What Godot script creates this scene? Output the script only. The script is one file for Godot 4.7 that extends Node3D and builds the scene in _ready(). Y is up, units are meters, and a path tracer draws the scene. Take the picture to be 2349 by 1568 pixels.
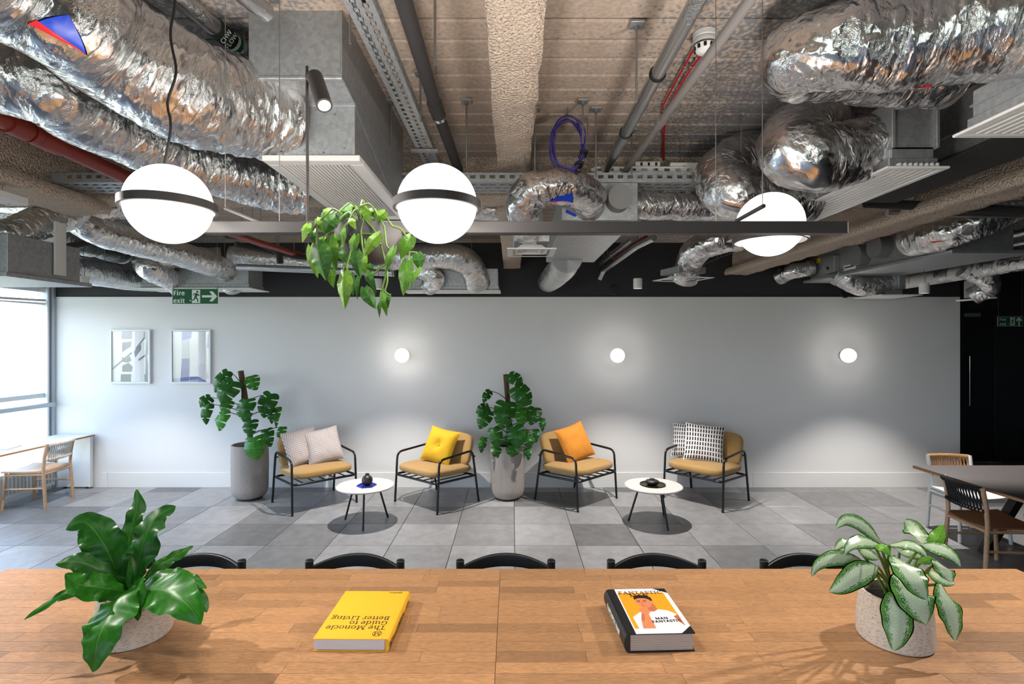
extends Node3D

const F := 1202.0
const EYE := 1.96
const CEIL := 3.30
const WALL := 7.075

var used := {}
var M := {}
var rng := RandomNumberGenerator.new()
var duct_rows: Array = []


func _ready() -> void:
	rng.seed = 7
	# camera
	var cam := Camera3D.new()
	cam.name = "camera"
	cam.fov = rad_to_deg(2.0 * atan(784.0 / F))
	cam.near = 0.05
	cam.far = 200.0
	add_child(cam)
	cam.position = Vector3(0, EYE, 0)
	cam.current = true
	# sky and exposure
	var env := Environment.new()
	env.background_mode = Environment.BG_SKY
	var sk := ProceduralSkyMaterial.new()
	sk.sky_top_color = Color(0.68, 0.82, 1.0)
	sk.sky_horizon_color = Color(0.93, 0.97, 1.0)
	sk.ground_horizon_color = Color(0.86, 0.9, 0.88)
	sk.ground_bottom_color = Color(0.6, 0.63, 0.6)
	sk.sky_energy_multiplier = 1.0
	sk.ground_energy_multiplier = 1.0
	env.sky = Sky.new()
	env.sky.sky_material = sk
	env.background_energy_multiplier = 9.0
	env.tonemap_mode = Environment.TONE_MAPPER_LINEAR
	env.tonemap_exposure = 1.0
	env.sdfgi_enabled = true
	env.ssao_enabled = true
	env.ssil_enabled = true
	var we := WorldEnvironment.new()
	we.name = "environment"
	we.environment = env
	add_child(we)
	materials()
	shell()
	ceiling_structure()
	ceiling_services()
	lounge()
	side_furniture()
	wood_table()
	lamp_bar()
	fittings()


# ---------- places ----------
func V(px: float, py: float, d: float) -> Vector3:
	return Vector3((px - 1174.5) * d / F, EYE - (py - 784.0) * d / F, -d)


func VS(list: Array) -> PackedVector3Array:
	var out := PackedVector3Array()
	for p in list:
		out.append(V(p[0], p[1], p[2]))
	return out


# ---------- tree ----------
func numbered(called: String) -> String:
	var k: int = used.get(called, 0)
	used[called] = k + 1
	return called if k == 0 else "%s_%03d" % [called, k]


func thing(called: String, label: String, category: String, at := Vector3.ZERO, turn := 0.0, group := "") -> Node3D:
	var o := Node3D.new()
	o.name = numbered(called)
	add_child(o)
	o.position = at
	o.rotation.y = turn
	o.set_meta("label", label)
	o.set_meta("category", category)
	if group:
		o.set_meta("group", group)
	return o


func part(parent: Node3D, called: String, mesh: Mesh, mat: Material, xf := Transform3D.IDENTITY) -> MeshInstance3D:
	var o := MeshInstance3D.new()
	o.name = called
	o.mesh = mesh
	o.material_override = mat
	o.transform = xf
	parent.add_child(o, true)
	return o


func solo(called: String, mesh: Mesh, mat: Material, label: String, category: String, xf := Transform3D.IDENTITY, group := "") -> MeshInstance3D:
	var o := MeshInstance3D.new()
	o.name = numbered(called)
	o.mesh = mesh
	o.material_override = mat
	o.transform = xf
	add_child(o)
	o.set_meta("label", label)
	o.set_meta("category", category)
	if group:
		o.set_meta("group", group)
	return o


func struct(called: String, mesh: Mesh, mat: Material, xf := Transform3D.IDENTITY) -> MeshInstance3D:
	var o := MeshInstance3D.new()
	o.name = numbered(called)
	o.mesh = mesh
	o.material_override = mat
	o.transform = xf
	add_child(o)
	o.set_meta("kind", "structure")
	return o


func copy(o: Node3D, called: String, label := "") -> Node3D:
	var c: Node3D = o.duplicate()
	c.name = numbered(called)
	add_child(c)
	if label:
		c.set_meta("label", label)
	return c


func T(at: Vector3, b := Basis.IDENTITY) -> Transform3D:
	return Transform3D(b, at)


func rot(x: float, y: float, z: float) -> Basis:
	return Basis.from_euler(Vector3(deg_to_rad(x), deg_to_rad(y), deg_to_rad(z)))


# ---------- meshes ----------
class MB:
	var v := PackedVector3Array()
	var n := PackedVector3Array()
	var uv := PackedVector2Array()
	var idx := PackedInt32Array()

	func quad(a: Vector3, b: Vector3, c: Vector3, d: Vector3) -> void:
		var k := v.size()
		var nn := (c - a).cross(b - a)
		if nn.length_squared() < 1e-14:
			nn = (d - a).cross(c - a)
		nn = nn.normalized()
		v.append_array(PackedVector3Array([a, b, c, d]))
		n.append_array(PackedVector3Array([nn, nn, nn, nn]))
		uv.append_array(PackedVector2Array([Vector2(0, 0), Vector2(1, 0), Vector2(1, 1), Vector2(0, 1)]))
		idx.append_array(PackedInt32Array([k, k + 1, k + 2, k, k + 2, k + 3]))

	func tri(a: Vector3, b: Vector3, c: Vector3) -> void:
		var k := v.size()
		var nn := (c - a).cross(b - a).normalized()
		v.append_array(PackedVector3Array([a, b, c]))
		n.append_array(PackedVector3Array([nn, nn, nn]))
		uv.append_array(PackedVector2Array([Vector2(0, 0), Vector2(1, 0), Vector2(1, 1)]))
		idx.append_array(PackedInt32Array([k, k + 1, k + 2]))

	func facing(a: Vector3, b: Vector3, c: Vector3, d: Vector3, out: Vector3) -> void:
		if (c - a).cross(b - a).dot(out) >= 0.0:
			quad(a, b, c, d)
		else:
			quad(a, d, c, b)

	func box(at: Vector3, size: Vector3, bevel := 0.0, basis := Basis.IDENTITY) -> void:
		var h := size * 0.5
		var b := minf(bevel, minf(h.x, minf(h.y, h.z)) * 0.9)
		for ax in 3:
			var u := (ax + 1) % 3
			var w := (ax + 2) % 3
			for s in [-1.0, 1.0]:
				var q := []
				for c in [[-1, -1], [1, -1], [1, 1], [-1, 1]]:
					var p := Vector3.ZERO
					p[ax] = s * h[ax]
					p[u] = c[0] * (h[u] - b)
					p[w] = c[1] * (h[w] - b)
					q.append(at + basis * p)
				var o := Vector3.ZERO
				o[ax] = s
				facing(q[0], q[1], q[2], q[3], basis * o)
			if b > 0.0:
				for su in [-1.0, 1.0]:
					for sw in [-1.0, 1.0]:
						var e := []
						for k in [[-1, 0], [1, 0], [1, 1], [-1, 1]]:
							var p := Vector3.ZERO
							p[ax] = k[0] * (h[ax] - b)
							p[u] = su * (h[u] - (b if k[1] else 0.0))
							p[w] = sw * (h[w] - (0.0 if k[1] else b))
							e.append(at + basis * p)
						var o := Vector3.ZERO
						o[u] = su
						o[w] = sw
						facing(e[0], e[1], e[2], e[3], basis * o)
		if b > 0.0:
			for sx in [-1.0, 1.0]:
				for sy in [-1.0, 1.0]:
					for sz in [-1.0, 1.0]:
						var s := Vector3(sx, sy, sz)
						var p1 := at + basis * (s * Vector3(h.x, h.y - b, h.z - b))
						var p2 := at + basis * (s * Vector3(h.x - b, h.y, h.z - b))
						var p3 := at + basis * (s * Vector3(h.x - b, h.y - b, h.z))
						if (p3 - p1).cross(p2 - p1).dot(basis * s) >= 0.0:
							tri(p1, p2, p3)
						else:
							tri(p1, p3, p2)

	func add(mesh: Mesh, xf := Transform3D.IDENTITY) -> void:
		var a := mesh.surface_get_arrays(0)
		var k := v.size()
		var vv: PackedVector3Array = a[Mesh.ARRAY_VERTEX]
		var nn: PackedVector3Array = a[Mesh.ARRAY_NORMAL]
		v.append_array(xf * vv)
		var nb := xf.basis.inverse().transposed()
		for p in nn:
			n.append((nb * p).normalized())
		if a[Mesh.ARRAY_TEX_UV] != null:
			uv.append_array(a[Mesh.ARRAY_TEX_UV])
		else:
			for p in vv:
				uv.append(Vector2.ZERO)
		for i: int in a[Mesh.ARRAY_INDEX]:
			idx.append(i + k)

	func prism(poly: PackedVector2Array, depth: float, xf := Transform3D.IDENTITY) -> void:
		# outline in the xy plane, pushed from z = 0 to z = depth
		var t := Geometry2D.triangulate_polygon(poly)
		for i in range(0, t.size(), 3):
			for z in [0.0, depth]:
				var a := xf * Vector3(poly[t[i]].x, poly[t[i]].y, z)
				var b := xf * Vector3(poly[t[i + 1]].x, poly[t[i + 1]].y, z)
				var c := xf * Vector3(poly[t[i + 2]].x, poly[t[i + 2]].y, z)
				var o := xf.basis * Vector3(0, 0, 1 if z == depth else -1) * signf(depth)
				if (c - a).cross(b - a).dot(o) >= 0.0:
					tri(a, b, c)
				else:
					tri(a, c, b)
		var cw := Geometry2D.is_polygon_clockwise(poly)
		for i in poly.size():
			var p := poly[i]
			var q := poly[(i + 1) % poly.size()]
			var side := Vector2(q.y - p.y, p.x - q.x) * (-1.0 if cw else 1.0)
			facing(xf * Vector3(p.x, p.y, 0), xf * Vector3(q.x, q.y, 0), xf * Vector3(q.x, q.y, depth), xf * Vector3(p.x, p.y, depth), xf.basis * Vector3(side.x, side.y, 0))

	func build() -> ArrayMesh:
		var a := []
		a.resize(Mesh.ARRAY_MAX)
		a[Mesh.ARRAY_VERTEX] = v
		a[Mesh.ARRAY_NORMAL] = n
		a[Mesh.ARRAY_TEX_UV] = uv
		a[Mesh.ARRAY_INDEX] = idx
		var m := ArrayMesh.new()
		m.add_surface_from_arrays(Mesh.PRIMITIVE_TRIANGLES, a)
		return m


func box(size: Vector3, bevel := 0.0, at := Vector3.ZERO) -> ArrayMesh:
	var b := MB.new()
	b.box(at, size, bevel)
	return b.build()


func span(lo: Vector3, hi: Vector3, bevel := 0.0) -> ArrayMesh:
	var b := MB.new()
	b.box((lo + hi) * 0.5, (hi - lo).abs(), bevel)
	return b.build()


func grid(rows: Array, uvs := Vector2.ONE, uvl: Array = []) -> ArrayMesh:
	var nr := rows.size()
	var nc: int = rows[0].size()
	var wrap: bool = rows[0][0].distance_squared_to(rows[0][nc - 1]) < 1e-12 and nc > 3
	var v := PackedVector3Array()
	var n := PackedVector3Array()
	var uv := PackedVector2Array()
	var idx := PackedInt32Array()
	for i in nr:
		var r: PackedVector3Array = rows[i]
		var up: PackedVector3Array = rows[maxi(i - 1, 0)]
		var dn: PackedVector3Array = rows[mini(i + 1, nr - 1)]
		v.append_array(r)
		for j in nc:
			var j0 := j - 1
			var j1 := j + 1
			if j0 < 0:
				j0 = nc - 2 if wrap else 0
			if j1 >= nc:
				j1 = 1 if wrap else nc - 1
			var du := r[j1] - r[j0]
			if du.length_squared() < 1e-12:
				du = dn[j1] - dn[j0]
				if du.length_squared() < 1e-12:
					du = up[j1] - up[j0]
			var nn := du.cross(dn[j] - up[j])
			n.append(nn.normalized() if nn.length_squared() > 1e-20 else Vector3.UP)
			uv.append(Vector2(uvs.x * j / (nc - 1.0), uvs.y * i / (nr - 1.0)))
	for i in nr - 1:
		for j in nc - 1:
			var a := i * nc + j
			idx.append_array(PackedInt32Array([a, a + nc, a + 1, a + 1, a + nc, a + nc + 1]))
	var arr := []
	arr.resize(Mesh.ARRAY_MAX)
	arr[Mesh.ARRAY_VERTEX] = v
	arr[Mesh.ARRAY_NORMAL] = n
	arr[Mesh.ARRAY_TEX_UV] = uv
	arr[Mesh.ARRAY_INDEX] = idx
	var m := ArrayMesh.new()
	m.add_surface_from_arrays(Mesh.PRIMITIVE_TRIANGLES, arr)
	return m


func spline(pts: PackedVector3Array, step: float) -> PackedVector3Array:
	if pts.size() == 2:
		var n2 := maxi(1, int(pts[0].distance_to(pts[1]) / step))
		var o2 := PackedVector3Array()
		for i in n2 + 1:
			o2.append(pts[0].lerp(pts[1], float(i) / n2))
		return o2
	var out := PackedVector3Array()
	for k in pts.size() - 1:
		var a := pts[maxi(k - 1, 0)]
		var b := pts[k]
		var c := pts[k + 1]
		var d := pts[mini(k + 2, pts.size() - 1)]
		if k == 0:
			a = b * 2.0 - c
		if k == pts.size() - 2:
			d = c * 2.0 - b
		var m := maxi(2, int(b.distance_to(c) / step))
		for i in m:
			out.append(b.cubic_interpolate(c, a, d, float(i) / m))
	out.append(pts[pts.size() - 1])
	return out


func rounded(pts: PackedVector3Array, r: float, n := 5) -> PackedVector3Array:
	# a path with its inner corners rounded off
	var out := PackedVector3Array([pts[0]])
	for i in range(1, pts.size() - 1):
		var a := (pts[i - 1] - pts[i])
		var b := (pts[i + 1] - pts[i])
		var k := minf(r, minf(a.length(), b.length()) * 0.49)
		var p := pts[i] + a.normalized() * k
		var q := pts[i] + b.normalized() * k
		for j in n + 1:
			var t := float(j) / n
			out.append(p.lerp(pts[i], t).lerp(pts[i].lerp(q, t), t))
	out.append(pts[pts.size() - 1])
	return out


func frames(path: PackedVector3Array) -> Array:
	var out := []
	var last := Vector3.ZERO
	for i in path.size():
		var t := (path[mini(i + 1, path.size() - 1)] - path[maxi(i - 1, 0)]).normalized()
		if i == 0:
			last = t.cross(Vector3(0.13, 0.9, 0.31)).normalized()
		last = (last - t * last.dot(t)).normalized()
		out.append([last, t.cross(last)])
	return out


func tube(path: PackedVector3Array, r: float, seg := 10, r_end := -1.0) -> ArrayMesh:
	var fr := frames(path)
	var rows := []
	for i in path.size():
		var rr := r if r_end < 0.0 else lerpf(r, r_end, i / (path.size() - 1.0))
		var row := PackedVector3Array()
		for j in seg + 1:
			var a := -TAU * j / seg
			row.append(path[i] + (fr[i][0] * cos(a) + fr[i][1] * sin(a)) * rr)
		row[seg] = row[0]
		rows.append(row)
	var b := MB.new()
	b.add(grid(rows))
	for e in [0, path.size() - 1]:
		var row: PackedVector3Array = rows[e]
		for j in seg:
			if e == 0:
				b.tri(path[e], row[j], row[j + 1])
			else:
				b.tri(path[e], row[j + 1], row[j])
	return b.build()


func rod(a: Vector3, b: Vector3, r: float, seg := 8) -> ArrayMesh:
	return tube(PackedVector3Array([a, b]), r, seg)


func lathe(profiles: Array, seg := 40) -> ArrayMesh:
	# each profile is a list of [radius, height], smooth within itself
	var b := MB.new()
	for pr in profiles:
		var rows := []
		for p in pr:
			var row := PackedVector3Array()
			for j in seg + 1:
				var a := TAU * j / seg
				row.append(Vector3(p[0] * cos(a), p[1], p[0] * sin(a)))
			row[seg] = row[0]
			rows.append(row)
		b.add(grid(rows))
	return b.build()


func disc(r: float, h: float, bevel := 0.0, seg := 40) -> ArrayMesh:
	var bv := maxf(bevel, 0.0005)
	return lathe([[[0.0, h], [r - bv, h]], [[r - bv, h], [r, h - bv]], [[r, h - bv], [r, bv]], [[r, bv], [r - bv, 0.0]], [[r - bv, 0.0], [0.0, 0.0]]], seg)


func ball(r: float, sy := 1.0, seg := 40, rings := 24) -> ArrayMesh:
	var pr := []
	for i in rings + 1:
		var a := PI * i / rings
		pr.append([r * sin(a) if i > 0 and i < rings else 0.0, r * sy * cos(a)])
	return lathe([pr], seg)


func superpad(a: float, b: float, c: float, e1: float, e2: float, seg := 48, rings := 24) -> ArrayMesh:
	# soft block: half sizes a, b (height), c
	var rows := []
	for i in rings + 1:
		var t := PI * i / rings - PI / 2
		var ct := pow(absf(cos(t)), e1)
		var st := signf(sin(t)) * pow(absf(sin(t)), e1)
		if i == 0 or i == rings:
			ct = 0.0
		var row := PackedVector3Array()
		for j in seg + 1:
			var p := TAU * j / seg
			row.append(Vector3(a * ct * signf(cos(p)) * pow(absf(cos(p)), e2), -b * st, c * ct * signf(sin(p)) * pow(absf(sin(p)), e2)))
		row[seg] = row[0]
		rows.append(row)
	return grid(rows)


func text_mesh(s: String, height: float, fonts: Array, depth := 0.0006, spacing := 0.0) -> TextMesh:
	var t := TextMesh.new()
	var f := SystemFont.new()
	f.font_names = PackedStringArray(fonts)
	if fonts.size() > 1:
		f.font_weight = 700
	t.font = f
	t.text = s
	t.font_size = 64
	t.pixel_size = height / 46.0
	t.depth = depth
	t.curve_step = 1.0
	return t


# ---------- materials ----------
func mat(c: Color, rough := 0.6, metal := 0.0) -> StandardMaterial3D:
	var m := StandardMaterial3D.new()
	m.albedo_color = c
	m.roughness = rough
	m.metallic = metal
	return m


func noise(kind: int, freq: float, oct := 3, sd := 1) -> FastNoiseLite:
	var n := FastNoiseLite.new()
	n.noise_type = kind
	n.frequency = freq
	n.fractal_octaves = oct
	n.seed = sd
	return n


func ramp_tex(n: FastNoiseLite, size: int, offs: Array, cols: Array) -> ImageTexture:
	# colours looked up from a seamless noise
	var data := levels(n, size)
	var lut := PackedByteArray()
	if offs[0] > 0.0:
		offs = [0.0] + offs
		cols = [cols[0]] + cols
	if offs[offs.size() - 1] < 1.0:
		offs = offs + [1.0]
		cols = cols + [cols[cols.size() - 1]]
	var g := Gradient.new()
	g.offsets = PackedFloat32Array(offs)
	g.colors = PackedColorArray(cols)
	var out := PackedByteArray()
	out.resize(data.size() * 3)
	for i in 256:
		var c := g.sample(i / 255.0)
		lut.append_array(PackedByteArray([c.r8, c.g8, c.b8]))
	for i in data.size():
		var k := data[i] * 3
		out[i * 3] = lut[k]
		out[i * 3 + 1] = lut[k + 1]
		out[i * 3 + 2] = lut[k + 2]
	return ImageTexture.create_from_image(Image.create_from_data(size, size, false, Image.FORMAT_RGB8, out))


func levels(n: FastNoiseLite, size: int) -> PackedByteArray:
	# seamless noise stretched to the full range
	var im := n.get_seamless_image(size, size, false, false, 0.1, not n.domain_warp_enabled)
	im.convert(Image.FORMAT_L8)
	var d := im.get_data()
	if n.domain_warp_enabled:
		var lo := 255
		var hi := 0
		for v in d:
			lo = mini(lo, v)
			hi = maxi(hi, v)
		for i in d.size():
			d[i] = (d[i] - lo) * 255 / maxi(hi - lo, 1)
	return d


func grey_tex(n: FastNoiseLite, size: int) -> ImageTexture:
	var im := n.get_seamless_image(size, size)
	return ImageTexture.create_from_image(im)


func tri_planar(m: StandardMaterial3D, scale: float, world := true) -> StandardMaterial3D:
	m.uv1_triplanar = true
	m.uv1_world_triplanar = world
	m.uv1_scale = Vector3.ONE * scale
	m.uv1_triplanar_sharpness = 4.0
	return m


func bump(m: StandardMaterial3D, t: Texture2D, cm: float) -> StandardMaterial3D:
	m.heightmap_enabled = true
	m.heightmap_texture = t
	m.heightmap_scale = cm
	return m


func glow(c: Color, e: float) -> StandardMaterial3D:
	var m := mat(Color(0.9, 0.9, 0.9), 0.3)
	m.emission_enabled = true
	m.emission = c
	m.emission_energy_multiplier = e
	return m


func materials() -> void:
	var fine := grey_tex(noise(FastNoiseLite.TYPE_SIMPLEX_SMOOTH, 0.12, 3, 3), 512)
	var fine2 := grey_tex(noise(FastNoiseLite.TYPE_SIMPLEX, 0.3, 2, 4), 512)
	# wall covering
	M.wall = tri_planar(mat(Color(0.89, 0.89, 0.885), 0.85), 1.6)
	M.wall.albedo_texture = ramp_tex(noise(FastNoiseLite.TYPE_SIMPLEX, 0.35, 2, 9), 512, [0.25, 0.75], [Color(0.92, 0.92, 0.92), Color(1, 1, 1)])
	bump(M.wall, fine2, 0.08)
	M.board = mat(Color(0.86, 0.86, 0.85), 0.5)
	M.black_wall = mat(Color(0.17, 0.17, 0.18), 0.75)
	M.dark_wall = mat(Color(0.13, 0.135, 0.145), 0.6)
	M.plain = mat(Color(0.62, 0.61, 0.6), 0.85)
	# floor panels
	M.tile = []
	for k in 6:
		var n := noise(FastNoiseLite.TYPE_SIMPLEX_SMOOTH, 0.014, 6, 20 + k)
		n.fractal_gain = 0.62
		n.domain_warp_enabled = true
		n.domain_warp_amplitude = 60.0
		n.domain_warp_frequency = 0.008
		var v: float = [0.53, 0.47, 0.57, 0.50, 0.41, 0.55][k]
		var t := ramp_tex(n, 512, [0.0, 0.25, 0.5, 0.75, 1.0], [Color(v - 0.05, v - 0.05, v - 0.045), Color(v - 0.025, v - 0.025, v - 0.02), Color(v, v, v + 0.004), Color(v + 0.025, v + 0.025, v + 0.027), Color(v + 0.055, v + 0.055, v + 0.055)])
		var im := t.get_image()
		var rg := RandomNumberGenerator.new()
		rg.seed = 40 + k
		for q in 130:
			var x := rg.randi() % 512
			var y := rg.randi() % 512
			var dk := rg.randf_range(-0.07, 0.02)
			var dx := rg.randf_range(-1, 1)
			for s in rg.randi_range(1, 16):
				var xx := posmod(int(x + s * dx + rg.randf_range(-1, 1)), 512)
				var yy := posmod(y + s / 3, 512)
				var c := im.get_pixel(xx, yy)
				im.set_pixel(xx, yy, Color(c.r + dk, c.g + dk, c.b + dk))
		if k == 3 or k == 1:
			for q in 500:
				var a := rg.randf() * TAU
				var rr := 60.0 + rg.randfn() * 14.0
				var xx := posmod(int(300 + cos(a) * rr), 512)
				var yy := posmod(int(260 + sin(a) * rr * 0.7), 512)
				var c := im.get_pixel(xx, yy)
				im.set_pixel(xx, yy, c.lerp(Color(0.45, 0.33, 0.32), 0.35))
		t = ImageTexture.create_from_image(im)
		var m := tri_planar(mat(Color(1, 1, 1), 0.42), 0.75)
		m.albedo_texture = t
		m.roughness = [0.34, 0.38, 0.32, 0.36, 0.42, 0.33][k]
		m.metallic_specular = 0.5
		bump(m, fine, 0.03)
		m.uv1_offset = Vector3(k * 0.37, 0, k * 0.21)
		M.tile.append(m)
	M.slab = mat(Color(0.2, 0.2, 0.2), 0.8)
	# sprayed fireproofing
	M.spray = tri_planar(mat(Color(0.84, 0.77, 0.70), 0.95), 3.0)
	M.spray.albedo_texture = ramp_tex(noise(FastNoiseLite.TYPE_SIMPLEX, 0.09, 4, 11), 512, [0.06, 0.22, 0.36, 1.0], [Color(0.60, 0.56, 0.53), Color(0.86, 0.84, 0.82), Color(0.96, 0.95, 0.94), Color(1, 1, 1)])
	M.spray.uv1_scale = Vector3.ONE * 1.6
	bump(M.spray, grey_tex(noise(FastNoiseLite.TYPE_SIMPLEX, 0.06, 4, 12), 512), 2.2)
	# ceiling deck, tan overspray thinning away from the beams
	var dn := noise(FastNoiseLite.TYPE_SIMPLEX, 0.35, 2, 31)
	var dn2 := noise(FastNoiseLite.TYPE_SIMPLEX_SMOOTH, 0.02, 3, 32)
	var dim := Image.create(1536, 256, false, Image.FORMAT_RGB8)
	for x in 1536:
		var wx := -6.3 + 15.4 * x / 1536.0
		var near: float = minf(absf(wx), minf(absf(wx + 3.0), absf(wx - 3.0)))
		var cover := clampf(1.25 - near * 0.72, 0.12, 1.0)
		for y in 256:
			var g := dn.get_noise_2d(x, y) * 0.5 + 0.5
			var s := 1.0 if g + 0.25 * dn2.get_noise_2d(x, y * 2) < cover else 0.0
			var zinc := 0.46 + 0.05 * dn2.get_noise_2d(x * 0.6 + 900, y * 6)
			var tan := Color(0.72, 0.645, 0.575) * (0.88 + 0.24 * (dn.get_noise_2d(x + 500, y) * 0.5 + 0.5))
			dim.set_pixel(x, y, Color(zinc, zinc, zinc + 0.01).lerp(tan, s * 0.85))
	M.deck = mat(Color(1, 1, 1), 0.8)
	M.deck.albedo_texture = ImageTexture.create_from_image(dim)
	M.deck_gap = mat(Color(0.46, 0.45, 0.44), 0.8)
	# metals
	M.galv = tri_planar(mat(Color(0.72, 0.73, 0.735), 0.5, 0.75), 2.2)
	var gn := noise(FastNoiseLite.TYPE_CELLULAR, 0.05, 2, 15)
	gn.cellular_return_type = FastNoiseLite.RETURN_CELL_VALUE
	gn.domain_warp_enabled = true
	gn.domain_warp_amplitude = 18.0
	M.galv.albedo_texture = ramp_tex(gn, 512, [0.0, 1.0], [Color(0.84, 0.845, 0.85), Color(0.97, 0.97, 0.97)])
	M.cap_plastic = mat(Color(0.47, 0.47, 0.47), 0.6)
	M.steel = mat(Color(0.6, 0.6, 0.6), 0.4, 0.9)
	M.chrome = mat(Color(0.8, 0.8, 0.8), 0.18, 1.0)
	# foil
	var cn := noise(FastNoiseLite.TYPE_SIMPLEX, 0.0055, 5, 77)
	cn.fractal_type = FastNoiseLite.FRACTAL_RIDGED
	cn.fractal_gain = 0.55
	cn.fractal_lacunarity = 2.1
	cn.domain_warp_enabled = true
	cn.domain_warp_amplitude = 60.0
	cn.domain_warp_frequency = 0.006
	var cd := levels(cn, 1024)
	var ms := noise(FastNoiseLite.TYPE_SIMPLEX_SMOOTH, 0.006, 3, 78).get_seamless_image(1024, 1024)
	ms.convert(Image.FORMAT_L8)
	var md := ms.get_data()
	for i in cd.size():
		cd[i] = int(cd[i] * clampf((md[i] - 90.0) / 90.0, 0.12, 1.0))
	M.crumple = ImageTexture.create_from_image(Image.create_from_data(1024, 1024, false, Image.FORMAT_L8, cd))
	M.foil = mat(Color(0.90, 0.895, 0.89), 0.17, 1.0)
	bump(M.foil, M.crumple, 0.8)
	M.foil_soft = mat(Color(0.86, 0.86, 0.86), 0.26, 1.0)
	bump(M.foil_soft, M.crumple, 0.7)
	M.foil_pipe = mat(Color(0.78, 0.78, 0.78), 0.3, 1.0)
	bump(M.foil_pipe, M.crumple, 0.25)
	M.red_pipe = mat(Color(0.50, 0.16, 0.12), 0.45)
	M.black_foam = mat(Color(0.16, 0.15, 0.15), 0.85)
	M.grey_pipe = mat(Color(0.45, 0.43, 0.42), 0.55)
	M.white_pipe = mat(Color(0.75, 0.74, 0.72), 0.6)
	M.white = mat(Color(0.86, 0.86, 0.85), 0.45)
	M.white_metal = mat(Color(0.84, 0.84, 0.83), 0.35)
	M.black = mat(Color(0.055, 0.055, 0.06), 0.45)
	M.door = mat(Color(0.105, 0.11, 0.13), 0.5)
	M.black_gloss = mat(Color(0.04, 0.04, 0.045), 0.25)
	M.bar = mat(Color(0.22, 0.205, 0.20), 0.5)
	M.blue = mat(Color(0.02, 0.16, 0.62), 0.45)
	M.sticker_blue = mat(Color(0.0, 0.20, 0.66), 0.4)
	M.sticker_red = mat(Color(0.80, 0.10, 0.15), 0.4)
	M.red_cable = mat(Color(0.72, 0.05, 0.07), 0.45)
	M.purple = mat(Color(0.22, 0.17, 0.45), 0.5)
	M.green_sign = mat(Color(0.02, 0.36, 0.20), 0.45)
	M.sign_white = mat(Color(0.90, 0.93, 0.91), 0.5)
	M.yellow_tag = mat(Color(0.85, 0.72, 0.1), 0.6)
	M.frame_white = mat(Color(0.85, 0.87, 0.88), 0.4)
	M.alu = mat(Color(0.70, 0.73, 0.75), 0.4, 0.5)
	M.glass = mat(Color(0.92, 0.97, 0.96, 0.06), 0.03)
	M.glass.transparency = BaseMaterial3D.TRANSPARENCY_ALPHA
	# wood
	M.oak = []
	for k in 6:
		M.oak.append(wood(Color(0.63, 0.47, 0.32) * [1.0, 0.95, 1.05, 0.91, 1.02, 0.86][k], 0.42, 100 + k))
	M.beech = wood(Color(0.73, 0.60, 0.47), 0.5, 120)
	M.walnut = wood(Color(0.50, 0.34, 0.23), 0.5, 121)
	M.ply = wood(Color(0.66, 0.48, 0.31), 0.5, 122)
	M.lino = mat(Color(0.31, 0.29, 0.29), 0.45)
	# cloth
	M.ochre = tri_planar(mat(Color(1, 1, 1), 0.9), 7.0, false)
	M.ochre.albedo_texture = ramp_tex(noise(FastNoiseLite.TYPE_SIMPLEX, 0.3, 3, 51), 512, [0.15, 0.4, 0.7], [Color(0.46, 0.33, 0.16), Color(0.68, 0.53, 0.30), Color(0.73, 0.59, 0.36)])
	bump(M.ochre, fine2, 0.15)
	M.ochre.rim_enabled = true
	M.ochre.rim = 0.3
	M.yellow_cloth = velvet(Color(0.74, 0.58, 0.02))
	M.orange_cloth = velvet(Color(0.73, 0.46, 0.11))
	M.concrete = tri_planar(mat(Color(0.64, 0.62, 0.60), 0.8), 1.0, false)
	M.concrete.uv1_scale = Vector3(1.0, 9.0, 1.0)
	M.concrete.albedo_texture = ramp_tex(noise(FastNoiseLite.TYPE_SIMPLEX, 0.05, 4, 71), 512, [0.15, 0.5, 0.85], [Color(0.78, 0.77, 0.76), Color(0.95, 0.94, 0.93), Color(1, 1, 1)])
	bump(M.concrete, fine, 0.12)
	var pit := ramp_tex(noise(FastNoiseLite.TYPE_CELLULAR, 0.06, 2, 72), 512, [0.0, 0.16, 0.24, 1.0], [Color(0.45, 0.41, 0.38), Color(0.62, 0.58, 0.55), Color(0.92, 0.9, 0.88), Color(1, 1, 1)])
	M.pot = tri_planar(mat(Color(0.72, 0.67, 0.62), 0.85), 5.0, false)
	M.pot.uv1_scale = Vector3(2.5, 8.0, 2.5)
	M.pot.albedo_texture = pit
	M.soil = tri_planar(mat(Color(0.13, 0.10, 0.08), 1.0), 8.0)
	bump(M.soil, fine2, 1.5)
	M.coir = tri_planar(mat(Color(0.55, 0.39, 0.27), 1.0), 9.0, false)
	bump(M.coir, fine2, 2.0)
	M.stone_top = tri_planar(mat(Color(0.80, 0.77, 0.76), 0.55), 6.0)
	M.stone_top.albedo_texture = ramp_tex(noise(FastNoiseLite.TYPE_SIMPLEX, 0.3, 3, 91), 256, [0.2, 0.7], [Color(0.9, 0.9, 0.9), Color(1, 1, 1)])
	M.clay = mat(Color(0.13, 0.12, 0.12), 0.45)
	M.bronze = mat(Color(0.30, 0.25, 0.12), 0.25, 0.8)
	M.rope = mat(Color(0.80, 0.78, 0.75), 0.9)
	M.rope_black = mat(Color(0.07, 0.07, 0.075), 0.8)
	M.rope_tan = mat(Color(0.62, 0.46, 0.30), 0.9)


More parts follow.
